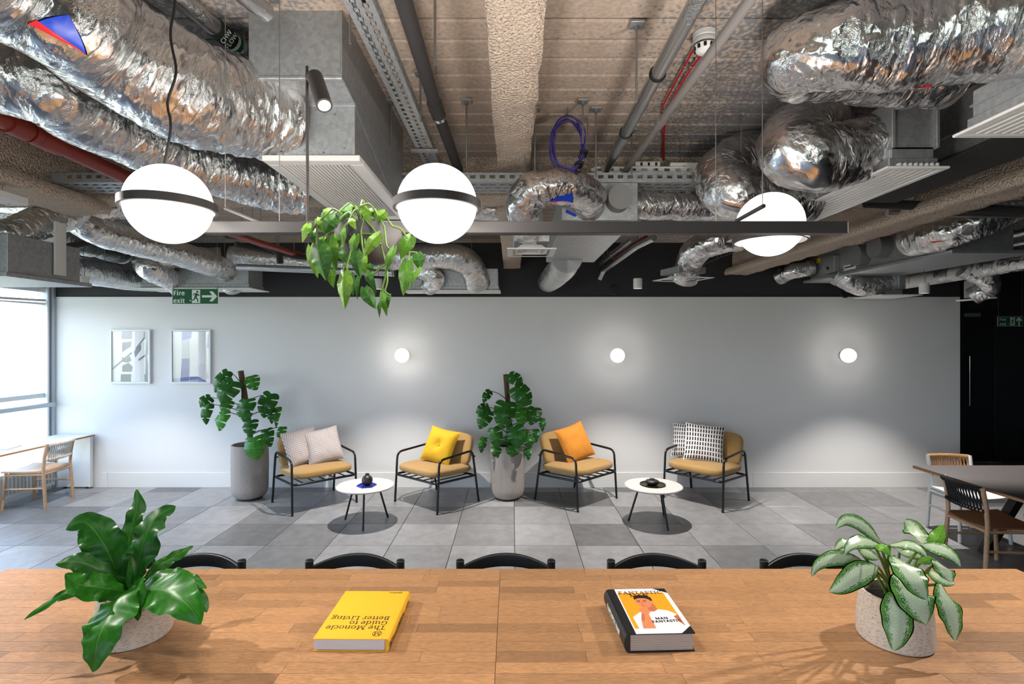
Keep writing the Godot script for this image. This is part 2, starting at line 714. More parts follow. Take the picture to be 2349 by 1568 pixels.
func velvet(c: Color) -> StandardMaterial3D:
	var m := mat(c, 0.85)
	m.rim_enabled = true
	m.rim = 0.5
	m.rim_tint = 0.6
	bump(tri_planar(m, 5.0, false), grey_tex(noise(FastNoiseLite.TYPE_SIMPLEX_SMOOTH, 0.03, 3, 5), 256), 0.1)
	return m


func wood(c: Color, rough: float, sd: int) -> StandardMaterial3D:
	# grain along u
	var n := noise(FastNoiseLite.TYPE_SIMPLEX_SMOOTH, 0.01, 4, sd)
	n.domain_warp_enabled = true
	n.domain_warp_amplitude = 22.0
	n.domain_warp_frequency = 0.006
	var f := noise(FastNoiseLite.TYPE_SIMPLEX, 0.4, 2, sd + 1)
	var im := Image.create(512, 256, false, Image.FORMAT_RGB8)
	for y in 256:
		for x in 512:
			var g := n.get_noise_2d(x * 0.5, y * 2.6)
			var ring := absf(fposmod(g * 7.0, 2.0) - 1.0)
			var p := f.get_noise_2d(x * 0.06, y * 2.2)
			var k := 0.90 + 0.16 * ring + 0.10 * p
			if f.get_noise_2d(x * 0.05 + 300, y * 3.0) > 0.52:
				k -= 0.10
			im.set_pixel(x, y, Color(c.r * k, c.g * (k - 0.012), c.b * (k - 0.02)))
	var m := mat(Color.WHITE, rough)
	m.albedo_texture = ImageTexture.create_from_image(im)
	return m


# ---------- the room ----------
const WX := -6.2      # window wall
const EX := 6.05      # end of the light wall
const RX := 9.2       # far right wall
const BZ := 3.6       # wall behind the camera
const DZ := -8.63     # door wall


func shell() -> void:
	floor_panels()
	# light wall with skirting, dark band over it
	var w := struct("wall_back", span(Vector3(WX - 0.2, -0.05, -WALL - 0.2), Vector3(EX, 2.575, -WALL)), M.wall)
	part(w, "upper_band", span(Vector3(WX - 0.2, 2.575, -WALL - 0.2), Vector3(EX, CEIL + 0.1, -WALL - 0.004)), M.black_wall)
	part(w, "joint_strip", span(Vector3(WX, 2.568, -WALL), Vector3(EX, 2.580, -WALL + 0.004)), M.black_wall)
	for k in 4:
		var x0: float = WX + 0.75 + k * 2.9
		var x1: float = minf(x0 + 2.897, EX)
		if k == 0:
			struct("baseboard_back", span(Vector3(WX + 0.65, 0.0, -WALL), Vector3(x0 - 0.003, 0.2, -WALL + 0.014), 0.002), M.board)
		struct("baseboard_back", span(Vector3(x0, 0.0, -WALL), Vector3(x1, 0.2, -WALL + 0.014), 0.002), M.board)
	struct("wall_return", span(Vector3(EX - 0.2, -0.05, DZ), Vector3(EX, CEIL + 0.1, -WALL - 0.2)), M.dark_wall)
	# recess with the dark door
	struct("wall_recess", span(Vector3(EX - 0.2, -0.05, DZ - 0.2), Vector3(RX + 0.2, CEIL + 0.1, DZ)), M.dark_wall)
	struct("wall_right", span(Vector3(RX, -0.05, DZ), Vector3(RX + 0.2, CEIL + 0.1, BZ + 0.2)), M.dark_wall)
	var door := Node3D.new()
	door.name = "door_1"
	add_child(door)
	door.set_meta("kind", "structure")
	var dx0 := EX + 0.07
	var dx1 := 7.95
	part(door, "leaf", span(Vector3(dx0 + 0.05, 0.01, DZ), Vector3(dx1 - 0.05, 2.42, DZ + 0.04), 0.003), M.door)
	for f in [[Vector3(dx0, 0, DZ), Vector3(dx0 + 0.05, 2.47, DZ + 0.06)], [Vector3(dx1 - 0.05, 0, DZ), Vector3(dx1, 2.47, DZ + 0.06)], [Vector3(dx0, 2.42, DZ), Vector3(dx1, 2.47, DZ + 0.06)]]:
		part(door, "jamb", span(f[0], f[1], 0.003), M.door)
	var hb := MB.new()
	var hp := V(2222, 870, 8.55)
	hb.add(rod(Vector3(hp.x, 0.92, DZ + 0.1), Vector3(hp.x, 1.73, DZ + 0.1), 0.012))
	hb.add(rod(Vector3(hp.x, 1.0, DZ + 0.03), Vector3(hp.x, 1.0, DZ + 0.1), 0.009))
	hb.add(rod(Vector3(hp.x, 1.65, DZ + 0.03), Vector3(hp.x, 1.65, DZ + 0.1), 0.009))
	part(door, "handle", hb.build(), M.chrome)
	var cp := V(2232, 722, 8.55)
	part(door, "closer", span(Vector3(cp.x - 0.12, cp.y - 0.03, DZ + 0.04), Vector3(cp.x + 0.12, cp.y + 0.03, DZ + 0.09), 0.004), M.galv)
	part(door, "threshold", span(Vector3(dx0, 0.0, DZ), Vector3(dx1, 0.012, DZ + 0.12), 0.003), M.alu)
	# window wall
	var z0 := -WALL
	window_wall()
	# wall behind the camera with its own row of windows
	var bw := MB.new()
	bw.box(Vector3((WX + RX) / 2, 0.45, BZ + 0.1), Vector3(RX - WX + 0.4, 1.0, 0.2))
	bw.box(Vector3((WX + RX) / 2, 3.05, BZ + 0.1), Vector3(RX - WX + 0.4, 0.7, 0.2))
	bw.box(Vector3(5.6, 1.825, BZ + 0.1), Vector3(7.4, 1.75, 0.2))
	bw.box(Vector3(WX + 0.1, 1.825, BZ + 0.1), Vector3(0.6, 1.75, 0.2))
	struct("wall_front", bw.build(), M.plain)
	for k in 4:
		var x0 := WX + 0.4 + k * 1.9
		window("window_%d" % (k + 10), Vector3(x0, 0.95, BZ + 0.1), Vector3(x0 + 1.9, 2.70, BZ + 0.1), [0.5])


func window(called: String, lo: Vector3, hi: Vector3, bars: Array) -> void:
	var o := Node3D.new()
	o.name = called
	add_child(o)
	o.set_meta("kind", "structure")
	var along := (hi - lo) * Vector3(1, 0, 1)
	var e := along.normalized()
	var across := e.cross(Vector3.UP)
	var L := along.length()
	var H := hi.y - lo.y
	var bs := Basis(e, Vector3.UP, -across)
	for s in [0.03, L - 0.03]:
		part(o, "frame", box(Vector3(0.06, H, 0.09), 0.004), M.frame_white, Transform3D(bs, lo + e * s + Vector3(0, H / 2, 0)))
	var ys := [0.03, H - 0.03]
	for f in bars:
		ys.append(H * f)
	for y in ys:
		part(o, "transom", box(Vector3(L - 0.12, 0.06, 0.08), 0.004), M.frame_white, Transform3D(bs, lo + e * (L / 2) + Vector3(0, y, 0)))
	ys.sort()
	for k in ys.size() - 1:
		part(o, "pane", box(Vector3(L - 0.12, ys[k + 1] - ys[k] - 0.06, 0.012)), M.glass, Transform3D(bs, lo + e * (L / 2) + Vector3(0, (ys[k] + ys[k + 1]) / 2, 0)))


func window_wall() -> void:
	var head := 2.68
	var s := MB.new()
	s.box(Vector3(WX - 0.1, (head + CEIL + 0.1) / 2, (BZ - WALL) / 2), Vector3(0.2, CEIL + 0.1 - head, BZ + WALL + 0.4))
	struct("wall_left", s.build(), M.plain)
	struct("trim_1", span(Vector3(WX - 0.2, -0.05, -WALL), Vector3(WX + 0.03, 0.06, BZ)), M.frame_white)
	var n := 3
	var w := 1.78
	for k in n:
		window("window_%d" % (k + 1), Vector3(WX - 0.06, 0.06, -WALL + k * w), Vector3(WX - 0.06, head, -WALL + (k + 1) * w), [0.045, 0.455, 0.925])
	struct("wall_left", span(Vector3(WX - 0.2, 0.0, -WALL + n * w), Vector3(WX, head, BZ)), M.plain)
	# corner posts and the inside rail
	var p := MB.new()
	struct("trim_2", span(Vector3(WX - 0.1, 0.0, -WALL), Vector3(WX + 0.045, CEIL, -WALL + 0.05), 0.004), M.alu)
	struct("trim_3", span(Vector3(WX - 0.1, 0.0, -WALL + 0.07), Vector3(WX + 0.02, CEIL, -WALL + 0.10), 0.004), M.frame_white)
	struct("trim_4", span(Vector3(WX + 0.03, 1.10, -WALL + 0.05), Vector3(WX + 0.09, 1.155, BZ), 0.006), M.alu)
	var r := thing("trench_heater", "low white finned heater along the window beneath the white desk", "heater", Vector3(WX + 0.1, 0, -6.3))
	part(r, "case", box(Vector3(0.09, 0.30, 1.3), 0.006, Vector3(0, 0.22, 0)), M.white_metal)
	for k in 26:
		part(r, "fin", box(Vector3(0.012, 0.2, 0.012), 0.0, Vector3(0.05, 0.22, -0.62 + k * 0.0496)), M.alu)
	part(r, "foot", box(Vector3(0.06, 0.08, 0.05), 0.0, Vector3(0, 0.04, -0.5)), M.alu)
	part(r, "foot", box(Vector3(0.06, 0.08, 0.05), 0.0, Vector3(0, 0.04, 0.5)), M.alu)


func floor_panels() -> void:
	var f := struct("floor", span(Vector3(WX - 0.2, -0.2, DZ - 0.2), Vector3(RX + 0.2, -0.025, BZ + 0.2)), M.slab)
	part(f, "near_floor", span(Vector3(WX - 0.2, -0.025, -2.649), Vector3(RX, 0.0, BZ)), M.tile[1])
	var s := 0.6
	var m := box(Vector3(s - 0.005, 0.025, s - 0.005), 0.0015)
	var rg := RandomNumberGenerator.new()
	rg.seed = 5
	var zs := -6.849
	for r in range(-3, 8):
		var z0: float = zs + r * s
		for c in range(-11, 15):
			var x0 := 0.025 + c * s
			if x0 + s < WX:
				continue
			var za: float = z0 - s
			var zb: float = z0
			var xa := maxf(x0, WX)
			var xb := x0 + s
			# panels are cut along the walls
			if za < -WALL - 0.001 and xa < EX:
				if zb <= -WALL:
					if xb <= EX:
						continue
					xa = maxf(xa, EX)
				elif xb <= EX + 0.01:
					za = -WALL
			if za < DZ:
				if zb <= DZ + 0.02:
					continue
				za = DZ
			if xa > RX - 0.05:
				continue
			var k: int = [0, 1, 2, 3, 5, 0, 2, 1, 4][rg.randi() % 9]
			var tm: Mesh = m
			if xb - xa < s - 0.001 or zb - za < s - 0.001:
				tm = box(Vector3(xb - xa - 0.005, 0.025, zb - za - 0.005), 0.0015)
			part(f, "floor_tile", tm, M.tile[k], T(Vector3((xa + xb) / 2, -0.0125, (za + zb) / 2)))


func ceiling_structure() -> void:
	var c := struct("ceiling", span(Vector3(WX - 0.2, CEIL + 0.075, DZ - 0.2), Vector3(RX + 0.2, CEIL + 0.3, BZ + 0.2)), M.deck_gap)
	# deck ribs: one long pan between each pair of grooves
	var L := RX - WX
	for k in 75:
		var z := -8.6 + 0.15 * k + 0.044
		if z > BZ:
			break
		var b := MB.new()
		var h := 0.0685
		var e := 0.008
		var v := 0.13 + fmod(k * 0.618, 0.75)
		var pr := [[-h, CEIL + 0.075], [-h, CEIL + e], [-h + e, CEIL], [h - e, CEIL], [h, CEIL + e], [h, CEIL + 0.075]]
		for i in pr.size() - 1:
			b.facing(Vector3(WX, pr[i][1], z + pr[i][0]), Vector3(RX, pr[i][1], z + pr[i][0]), Vector3(RX, pr[i + 1][1], z + pr[i + 1][0]), Vector3(WX, pr[i + 1][1], z + pr[i + 1][0]), Vector3(0, -1, pr[i][0] + pr[i + 1][0]))
		for i in b.v.size():
			var p := b.v[i]
			b.uv[i] = Vector2((p.x + 6.3) / 15.4, v + (p.z - z) / 2.6)
		part(c, "deck_pan", b.build(), M.deck)
	# sprayed beams
	struct("beam_middle", sprayed(PackedVector3Array([Vector3(0.012, 0, 1.5), Vector3(0.012, 0, -3.72)]), [[-0.10, 3.06], [0.10, 3.06], [0.10, 3.34], [-0.10, 3.34]], 0.022), M.spray)
	struct("beam_middle", sprayed(PackedVector3Array([Vector3(0.0, 0, -3.98), Vector3(0.0, 0, -7.06)]), [[-0.11, 2.95], [0.11, 2.95], [0.11, 3.34], [-0.11, 3.34]], 0.010), M.spray)
	var ibeam := [[-0.15, 2.86], [0.15, 2.86], [0.16, 2.90], [0.13, 2.95], [0.05, 2.98], [0.045, 3.34], [-0.045, 3.34], [-0.05, 2.98], [-0.13, 2.95], [-0.16, 2.90]]
	struct("beam_right", sprayed(PackedVector3Array([Vector3(3.02, 0, 2.5), Vector3(3.02, 0, -7.06)]), ibeam, 0.018), M.spray)
	struct("beam_left", sprayed(PackedVector3Array([Vector3(-3.0, 0, 2.5), Vector3(-3.0, 0, -3.72)]), ibeam, 0.018), M.spray)
	struct("beam_cross", sprayed(PackedVector3Array([Vector3(-6.2, 0, -3.85), Vector3(2.86, 0, -3.85)]), [[-0.12, 2.98], [0.12, 2.98], [0.13, 3.02], [0.06, 3.07], [0.05, 3.34], [-0.05, 3.34], [-0.06, 3.07], [-0.13, 3.02]], 0.012), M.spray)


func sprayed(ends: PackedVector3Array, outline: Array, amp: float) -> ArrayMesh:
	# rough coated bar: outline in (across, height)
	var d := (ends[1] - ends[0])
	var L := d.length()
	var e := d.normalized()
	var s := e.cross(Vector3.UP).normalized()
	var ring := []
	for i in outline.size():
		var p := Vector2(outline[i][0], outline[i][1])
		var q := Vector2(outline[(i + 1) % outline.size()][0], outline[(i + 1) % outline.size()][1])
		var m := maxi(1, int(p.distance_to(q) / 0.045))
		for k in m:
			ring.append(p.lerp(q, float(k) / m))
	ring.append(ring[0])
	var mid := Vector2.ZERO
	for p: Vector2 in ring:
		mid += p / ring.size()
	var nz := noise(FastNoiseLite.TYPE_SIMPLEX_SMOOTH, 4.0, 3, 61)
	var rows := []
	var n := int(L / 0.05)
	for i in n + 1:
		var c := ends[0] + e * (L * i / n)
		var row := PackedVector3Array()
		for p: Vector2 in ring:
			var w := c + s * p.x
			w.y = p.y
			var out := p - mid
			var k := nz.get_noise_3dv(w) * amp
			row.append(w + (s * out.x + Vector3.UP * out.y).normalized() * k)
		row[row.size() - 1] = row[0]
		rows.append(row)
	var b := MB.new()
	b.add(grid(rows))
	for k in [0, n]:
		var poly := PackedVector2Array()
		for p: Vector2 in ring.slice(0, ring.size() - 1):
			poly.append(p)
		var t := Geometry2D.triangulate_polygon(poly)
		for i in range(0, t.size(), 3):
			b.tri(rows[k][t[i]], rows[k][t[i + 1]], rows[k][t[i + 2]])
	return b.build()


# ---------- services under the ceiling ----------
func duct_mesh(pts: PackedVector3Array, r: float, o := {}) -> ArrayMesh:
	# crumpled foil sleeve along a path; keeps its rows for labels stuck on it
	var step: float = o.get("step", 0.014)
	var path := spline(pts, step)
	var fr := frames(path)
	var seg := clampi(int(TAU * r / step), 24, 110)
	var big := noise(FastNoiseLite.TYPE_SIMPLEX_SMOOTH, 3.2, 2, o.get("seed", 1))
	var mid := noise(FastNoiseLite.TYPE_SIMPLEX, 5.0, 3, o.get("seed", 1) + 1)
	mid.fractal_type = FastNoiseLite.FRACTAL_RIDGED
	mid.domain_warp_enabled = true
	mid.domain_warp_amplitude = 0.09
	mid.domain_warp_frequency = 3.0
	var pl := noise(FastNoiseLite.TYPE_SIMPLEX_SMOOTH, 1.0, 2, o.get("seed", 1) + 2)
	var amp: float = o.get("amp", 0.013)
	var pleat: float = o.get("pleat", 0.012)
	var ring: float = o.get("ring", 0.006)
	var p0: float = o.get("start", 0.0)
	var p1: float = o.get("end", 0.25)
	var neck0: float = o.get("neck0", 1.0)
	var neck1: float = o.get("neck1", 1.0)
	var L := 0.0
	var ss := PackedFloat32Array([0.0])
	for i in range(1, path.size()):
		L += path[i].distance_to(path[i - 1])
		ss.append(L)
	var rows := []
	for i in path.size():
		var s := ss[i]
		var f := 0.0
		if p0 > 0.0:
			f = maxf(f, 1.0 - s / p0)
		if p1 > 0.0:
			f = maxf(f, 1.0 - (L - s) / p1)
		f = clampf(f, 0.0, 1.0)
		var rr := lerpf(r, o.get("r1", r), smoothstep(0.35, 0.75, s / L))
		if o.has("r0"):
			rr = lerpf(o.r0, rr, smoothstep(0.0, 0.4, s / L))
		if neck0 != 1.0:
			rr *= lerpf(neck0, 1.0, smoothstep(0.0, 0.22, s))
		if neck1 != 1.0:
			rr *= lerpf(neck1, 1.0, smoothstep(0.0, 0.22, L - s))
		# how much the path bends here, and towards which side
		var t0 := (path[i] - path[maxi(i - 4, 0)]).normalized()
		var t1 := (path[mini(i + 4, path.size() - 1)] - path[i]).normalized()
		var inner := (t1 - t0)
		var bend := clampf(inner.length() * 3.0, 0.0, 1.0)
		inner = inner.normalized()
		var row := PackedVector3Array()
		for j in seg:
			var a := -TAU * j / seg
			var dir: Vector3 = fr[i][0] * cos(a) + fr[i][1] * sin(a)
			var w := path[i] + dir * rr
			var k := big.get_noise_3dv(w) * amp * 1.1 + mid.get_noise_3dv(w) * amp * 0.42
			if f > 0.0:
				k += pl.get_noise_3d(cos(a) * 1.7, sin(a) * 1.7, s * 27.0) * pleat * 0.55 * f
			var ib := 0.25 + bend * maxf(0.0, dir.dot(inner)) * 1.6
			k += pl.get_noise_3d(cos(a) * 0.9 + 40.0, sin(a) * 0.9, s * 26.0) * ring * ib
			row.append(w + dir * k)
		row.append(row[0])
		rows.append(row)
	duct_rows = rows
	return grid(rows, Vector2(maxf(1.0, roundf(TAU * r / 0.95)), L / 0.36))


func duct(label: String, list: Array, r: float, o := {}) -> Node3D:
	var pts := VS(list)
	var t := thing("foil_duct", label, "duct")
	part(t, "sleeve", duct_mesh(pts, r, o), M.foil_soft if o.get("soft", false) else M.foil)
	var n := pts.size()
	for k in o.get("straps", [1, n - 2]):
		var p := pts[k]
		if p.z < -1.2:
			part(t, "hanger", rod(p, Vector3(p.x, CEIL, p.z), 0.003, 6), M.steel)
	if o.get("band0", true):
		var e := (pts[1] - pts[0]).normalized()
		part(t, "collar", rod(pts[0] - e * 0.03, pts[0] + e * 0.03, o.get("r0", r) * o.get("neck0", 1.0) + 0.004, 28), M.foil_pipe)
	if o.get("band1", true):
		var e := (pts[n - 1] - pts[n - 2]).normalized()
		part(t, "collar", rod(pts[n - 1] - e * 0.03, pts[n - 1] + e * 0.03, o.get("r1", r) * o.get("neck1", 1.0) + 0.004, 28), M.foil_pipe)
	return t


func on_duct(px: float, py: float) -> Vector2:
	# (row, column) of the last sleeve that stands at this spot, on the side turned to the room
	var best := 1e9
	var hit := Vector2.ZERO
	for i in duct_rows.size():
		var row: PackedVector3Array = duct_rows[i]
		for j in row.size() - 1:
			var p := row[j]
			if p.z > -0.3:
				continue
			var sx := 1174.5 + p.x * F / -p.z
			var sy := 784.0 - (p.y - EYE) * F / -p.z
			var d := (sx - px) * (sx - px) + (sy - py) * (sy - py) + p.length() * 4000.0
			if d < best:
				best = d
				hit = Vector2(i, j)
	return hit


func stuck(t: Node3D, corners: Array, m: Material) -> void:
	# a thin three-cornered label following the sleeve
	var c := []
	for p in corners:
		c.append(on_duct(p[0], p[1]))
	var nc: int = duct_rows[0].size() - 1
	for k in [1, 2]:
		if c[k].y - c[0].y > nc / 2.0:
			c[k].y -= nc
		elif c[0].y - c[k].y > nc / 2.0:
			c[k].y += nc
	var rows := []
	var n := 12
	for i in n + 1:
		var row := PackedVector3Array()
		var a: Vector2 = c[0].lerp(c[1], float(i) / n)
		var b: Vector2 = c[0].lerp(c[2], float(i) / n)
		for j in n + 1:
			var q: Vector2 = a.lerp(b, float(j) / n)
			var i0 := clampi(int(floor(q.x)), 0, duct_rows.size() - 2)
			var j0 := int(floor(q.y))
			var fx := q.x - i0
			var fy := q.y - j0
			var r0: PackedVector3Array = duct_rows[i0]
			var r1: PackedVector3Array = duct_rows[i0 + 1]
			var u0 := posmod(j0, nc)
			var u1 := posmod(j0 + 1, nc)
			var p := r0[u0].lerp(r0[u1], fy).lerp(r1[u0].lerp(r1[u1], fy), fx)
			var mid := Vector3.ZERO
			for z in 8:
				mid += r0[z * nc / 8] / 8.0
			row.append(p + (p - mid).normalized() * 0.0018)
		rows.append(row)
	part(t, "label_sticker", grid(rows), m)


func pipe(called: String, label: String, list: Array, r: float, m: Material, o := {}) -> Node3D:
	var pts := VS(list)
	var t := thing(called, label, o.get("category", "pipe"))
	var path := rounded(pts, o.get("round", r * 3.0))
	part(t, "run", tube(path, r, 16), m)
	for f in o.get("hang", [0.25, 0.75]):
		var p := path[int(f * (path.size() - 1))] if path.size() > 3 else pts[0].lerp(pts[pts.size() - 1], f)
		if p.z < -0.5:
			part(t, "hanger", rod(p, Vector3(p.x, CEIL, p.z), 0.003, 6), M.steel)
	for c in o.get("joints", []):
		var k: int = c[0]
		var a := pts[k].lerp(pts[k + 1], c[1])
		var e := (pts[k + 1] - pts[k]).normalized()
		var w: float = c[2] if c.size() > 2 else 0.05
		part(t, "coupling", tube(PackedVector3Array([a - e * w, a - e * w * 0.7, a + e * w * 0.7, a + e * w]), r * 1.22, 16), c[3] if c.size() > 3 else m)
	return t


func perforated(L: float, W: float, rows: int, pitch: float, slot: float, lip: float, th := 0.002) -> ArrayMesh:
	# sheet in xz with real slots along x, sides turned up
	var b := MB.new()
	var bw := W / (rows * 2 + 1)
	for r in rows + 1:
		b.box(Vector3(0, 0, -W / 2 + bw * (2 * r + 0.5)), Vector3(L, th, bw * 1.2))
	var n := int(L / pitch)
	for r in rows:
		var z := -W / 2 + bw * (2 * r + 1.5)
		for k in n + 1:
			var x := -L / 2 + k * pitch + (pitch * 0.5 if r % 2 else 0.0)
			var w := pitch - slot
			if x - w / 2 < -L / 2 or x + w / 2 > L / 2:
				continue
			b.box(Vector3(x, 0, z), Vector3(w, th, bw * 1.1))
	for s in [-1.0, 1.0]:
		var zz: float = s * W / 2
		b.box(Vector3(0, lip * 0.2, zz), Vector3(L, lip * 0.4, th))
		b.box(Vector3(0, lip * 0.88, zz), Vector3(L, lip * 0.24, th))
		for k in n + 1:
			var x := -L / 2 + k * pitch
			b.box(Vector3(x, lip * 0.58, zz), Vector3(pitch - slot, lip * 0.4, th))
		b.box(Vector3(0, lip, zz - s * 0.008), Vector3(L, th, 0.016))
	return b.build()


func hanger(px: float, top: float, bottom: float, d: float, label: String) -> void:
	var a := V(px, top, d)
	var b := V(px, bottom, d)
	a.y = CEIL
	var t := thing("hanger_rod", label, "rod", Vector3.ZERO, 0.0, "threaded rods hanging from the deck")
	part(t, "rod", rod(a, b, 0.005, 8), M.steel)
	part(t, "plate", box(Vector3(0.06, 0.012, 0.06), 0.002), M.galv, T(a + Vector3(0, -0.008, 0)))
	part(t, "nut", rod(a + Vector3(0, -0.014, 0), a + Vector3(0, -0.03, 0), 0.011, 6), M.steel)


func plenum(label: String, lo: Vector3, hi: Vector3, flange: float, m: Material, o := {}) -> Node3D:
	# galvanised box with a white slotted face under it
	var t := thing("air_plenum", label, "vent")
	part(t, "casing", span(lo + Vector3(0, 0.05, 0), hi, 0.004), m)
	part(t, "seam", span(lo + Vector3(-0.006, 0.10, -0.006), Vector3(hi.x + 0.006, lo.y + 0.108, hi.z + 0.006)), m)
	part(t, "neck", span(lo + Vector3(-0.012, 0.015, -0.012), Vector3(hi.x + 0.012, lo.y + 0.055, hi.z + 0.012), 0.003), M.galv)
	var f := MB.new()
	var x0 := lo.x - flange
	var x1 := hi.x + flange
	var z0 := lo.z - flange
	var z1 := hi.z + flange
	var w: float = o.get("rim", 0.045)
	f.box(Vector3((x0 + x1) / 2, lo.y, z0 + w / 2), Vector3(x1 - x0, 0.012, w), 0.003)
	f.box(Vector3((x0 + x1) / 2, lo.y, z1 - w / 2), Vector3(x1 - x0, 0.012, w), 0.003)
	f.box(Vector3(x0 + w / 2, lo.y, (z0 + z1) / 2), Vector3(w, 0.012, z1 - z0 - 2 * w), 0.003)
	f.box(Vector3(x1 - w / 2, lo.y, (z0 + z1) / 2), Vector3(w, 0.012, z1 - z0 - 2 * w), 0.003)
	part(t, "flange", f.build(), M.white_metal)
	part(t, "inside", span(Vector3(x0 + w, lo.y + 0.012, z0 + w), Vector3(x1 - w, lo.y + 0.016, z1 - w)), M.galv)
	if o.get("slats", true):
		var along_z: bool = (z1 - z0) > (x1 - x0)
		var wide := (x1 - x0 if along_z else z1 - z0) - 2 * w
		var n := maxi(3, int(wide / float(o.get("pitch", 0.03))))
		for k in n:
			var c := (k + 0.5) * wide / n
			if along_z:
				part(t, "slat", box(Vector3(wide / n * 0.66, 0.008, z1 - z0 - 2 * w), 0.002), M.white_metal, T(Vector3(x0 + w + c, lo.y + 0.002, (z0 + z1) / 2)))
			else:
				part(t, "slat", box(Vector3(x1 - x0 - 2 * w, 0.008, wide / n * 0.66), 0.002), M.white_metal, T(Vector3((x0 + x1) / 2, lo.y + 0.002, z0 + w + c)))
	return t


func square_diffuser(label: String, at: Vector3, size: float, neck: float, turn := 0.0) -> void:
	var t := thing("ceiling_diffuser", label, "vent", at, turn)
	for k in 3:
		var s: float = size * [1.0, 0.66, 0.40][k]
		var w := size * 0.12
		var b := MB.new()
		for q in 4:
			var bs := Basis(Vector3.UP, q * PI / 2)
			var e: float = s / 2
			b.quad(bs * Vector3(-e, 0, e), bs * Vector3(e, 0, e), bs * Vector3(e - w, 0.0 if k == 0 else 0.035, e - w), bs * Vector3(-e + w, 0.0 if k == 0 else 0.035, e - w))
			b.quad(bs * Vector3(-e, 0.006, e), bs * Vector3(e, 0.006, e), bs * Vector3(e, 0, e), bs * Vector3(-e, 0, e))
		part(t, "face_frame" if k == 0 else "cone_ring", b.build(), M.white_metal, T(Vector3(0, 0.006 if k else 0.0, 0)))
	part(t, "centre_plate", box(Vector3(size * 0.2, 0.006, size * 0.2), 0.001), M.white_metal, T(Vector3(0, 0.012, 0)))
	part(t, "neck_box", box(Vector3(size * 0.74, neck, size * 0.74), 0.004), M.galv, T(Vector3(0, 0.05 + neck / 2, 0)))


func ceiling_services() -> void:
	left_services()
	middle_services()
	right_services()


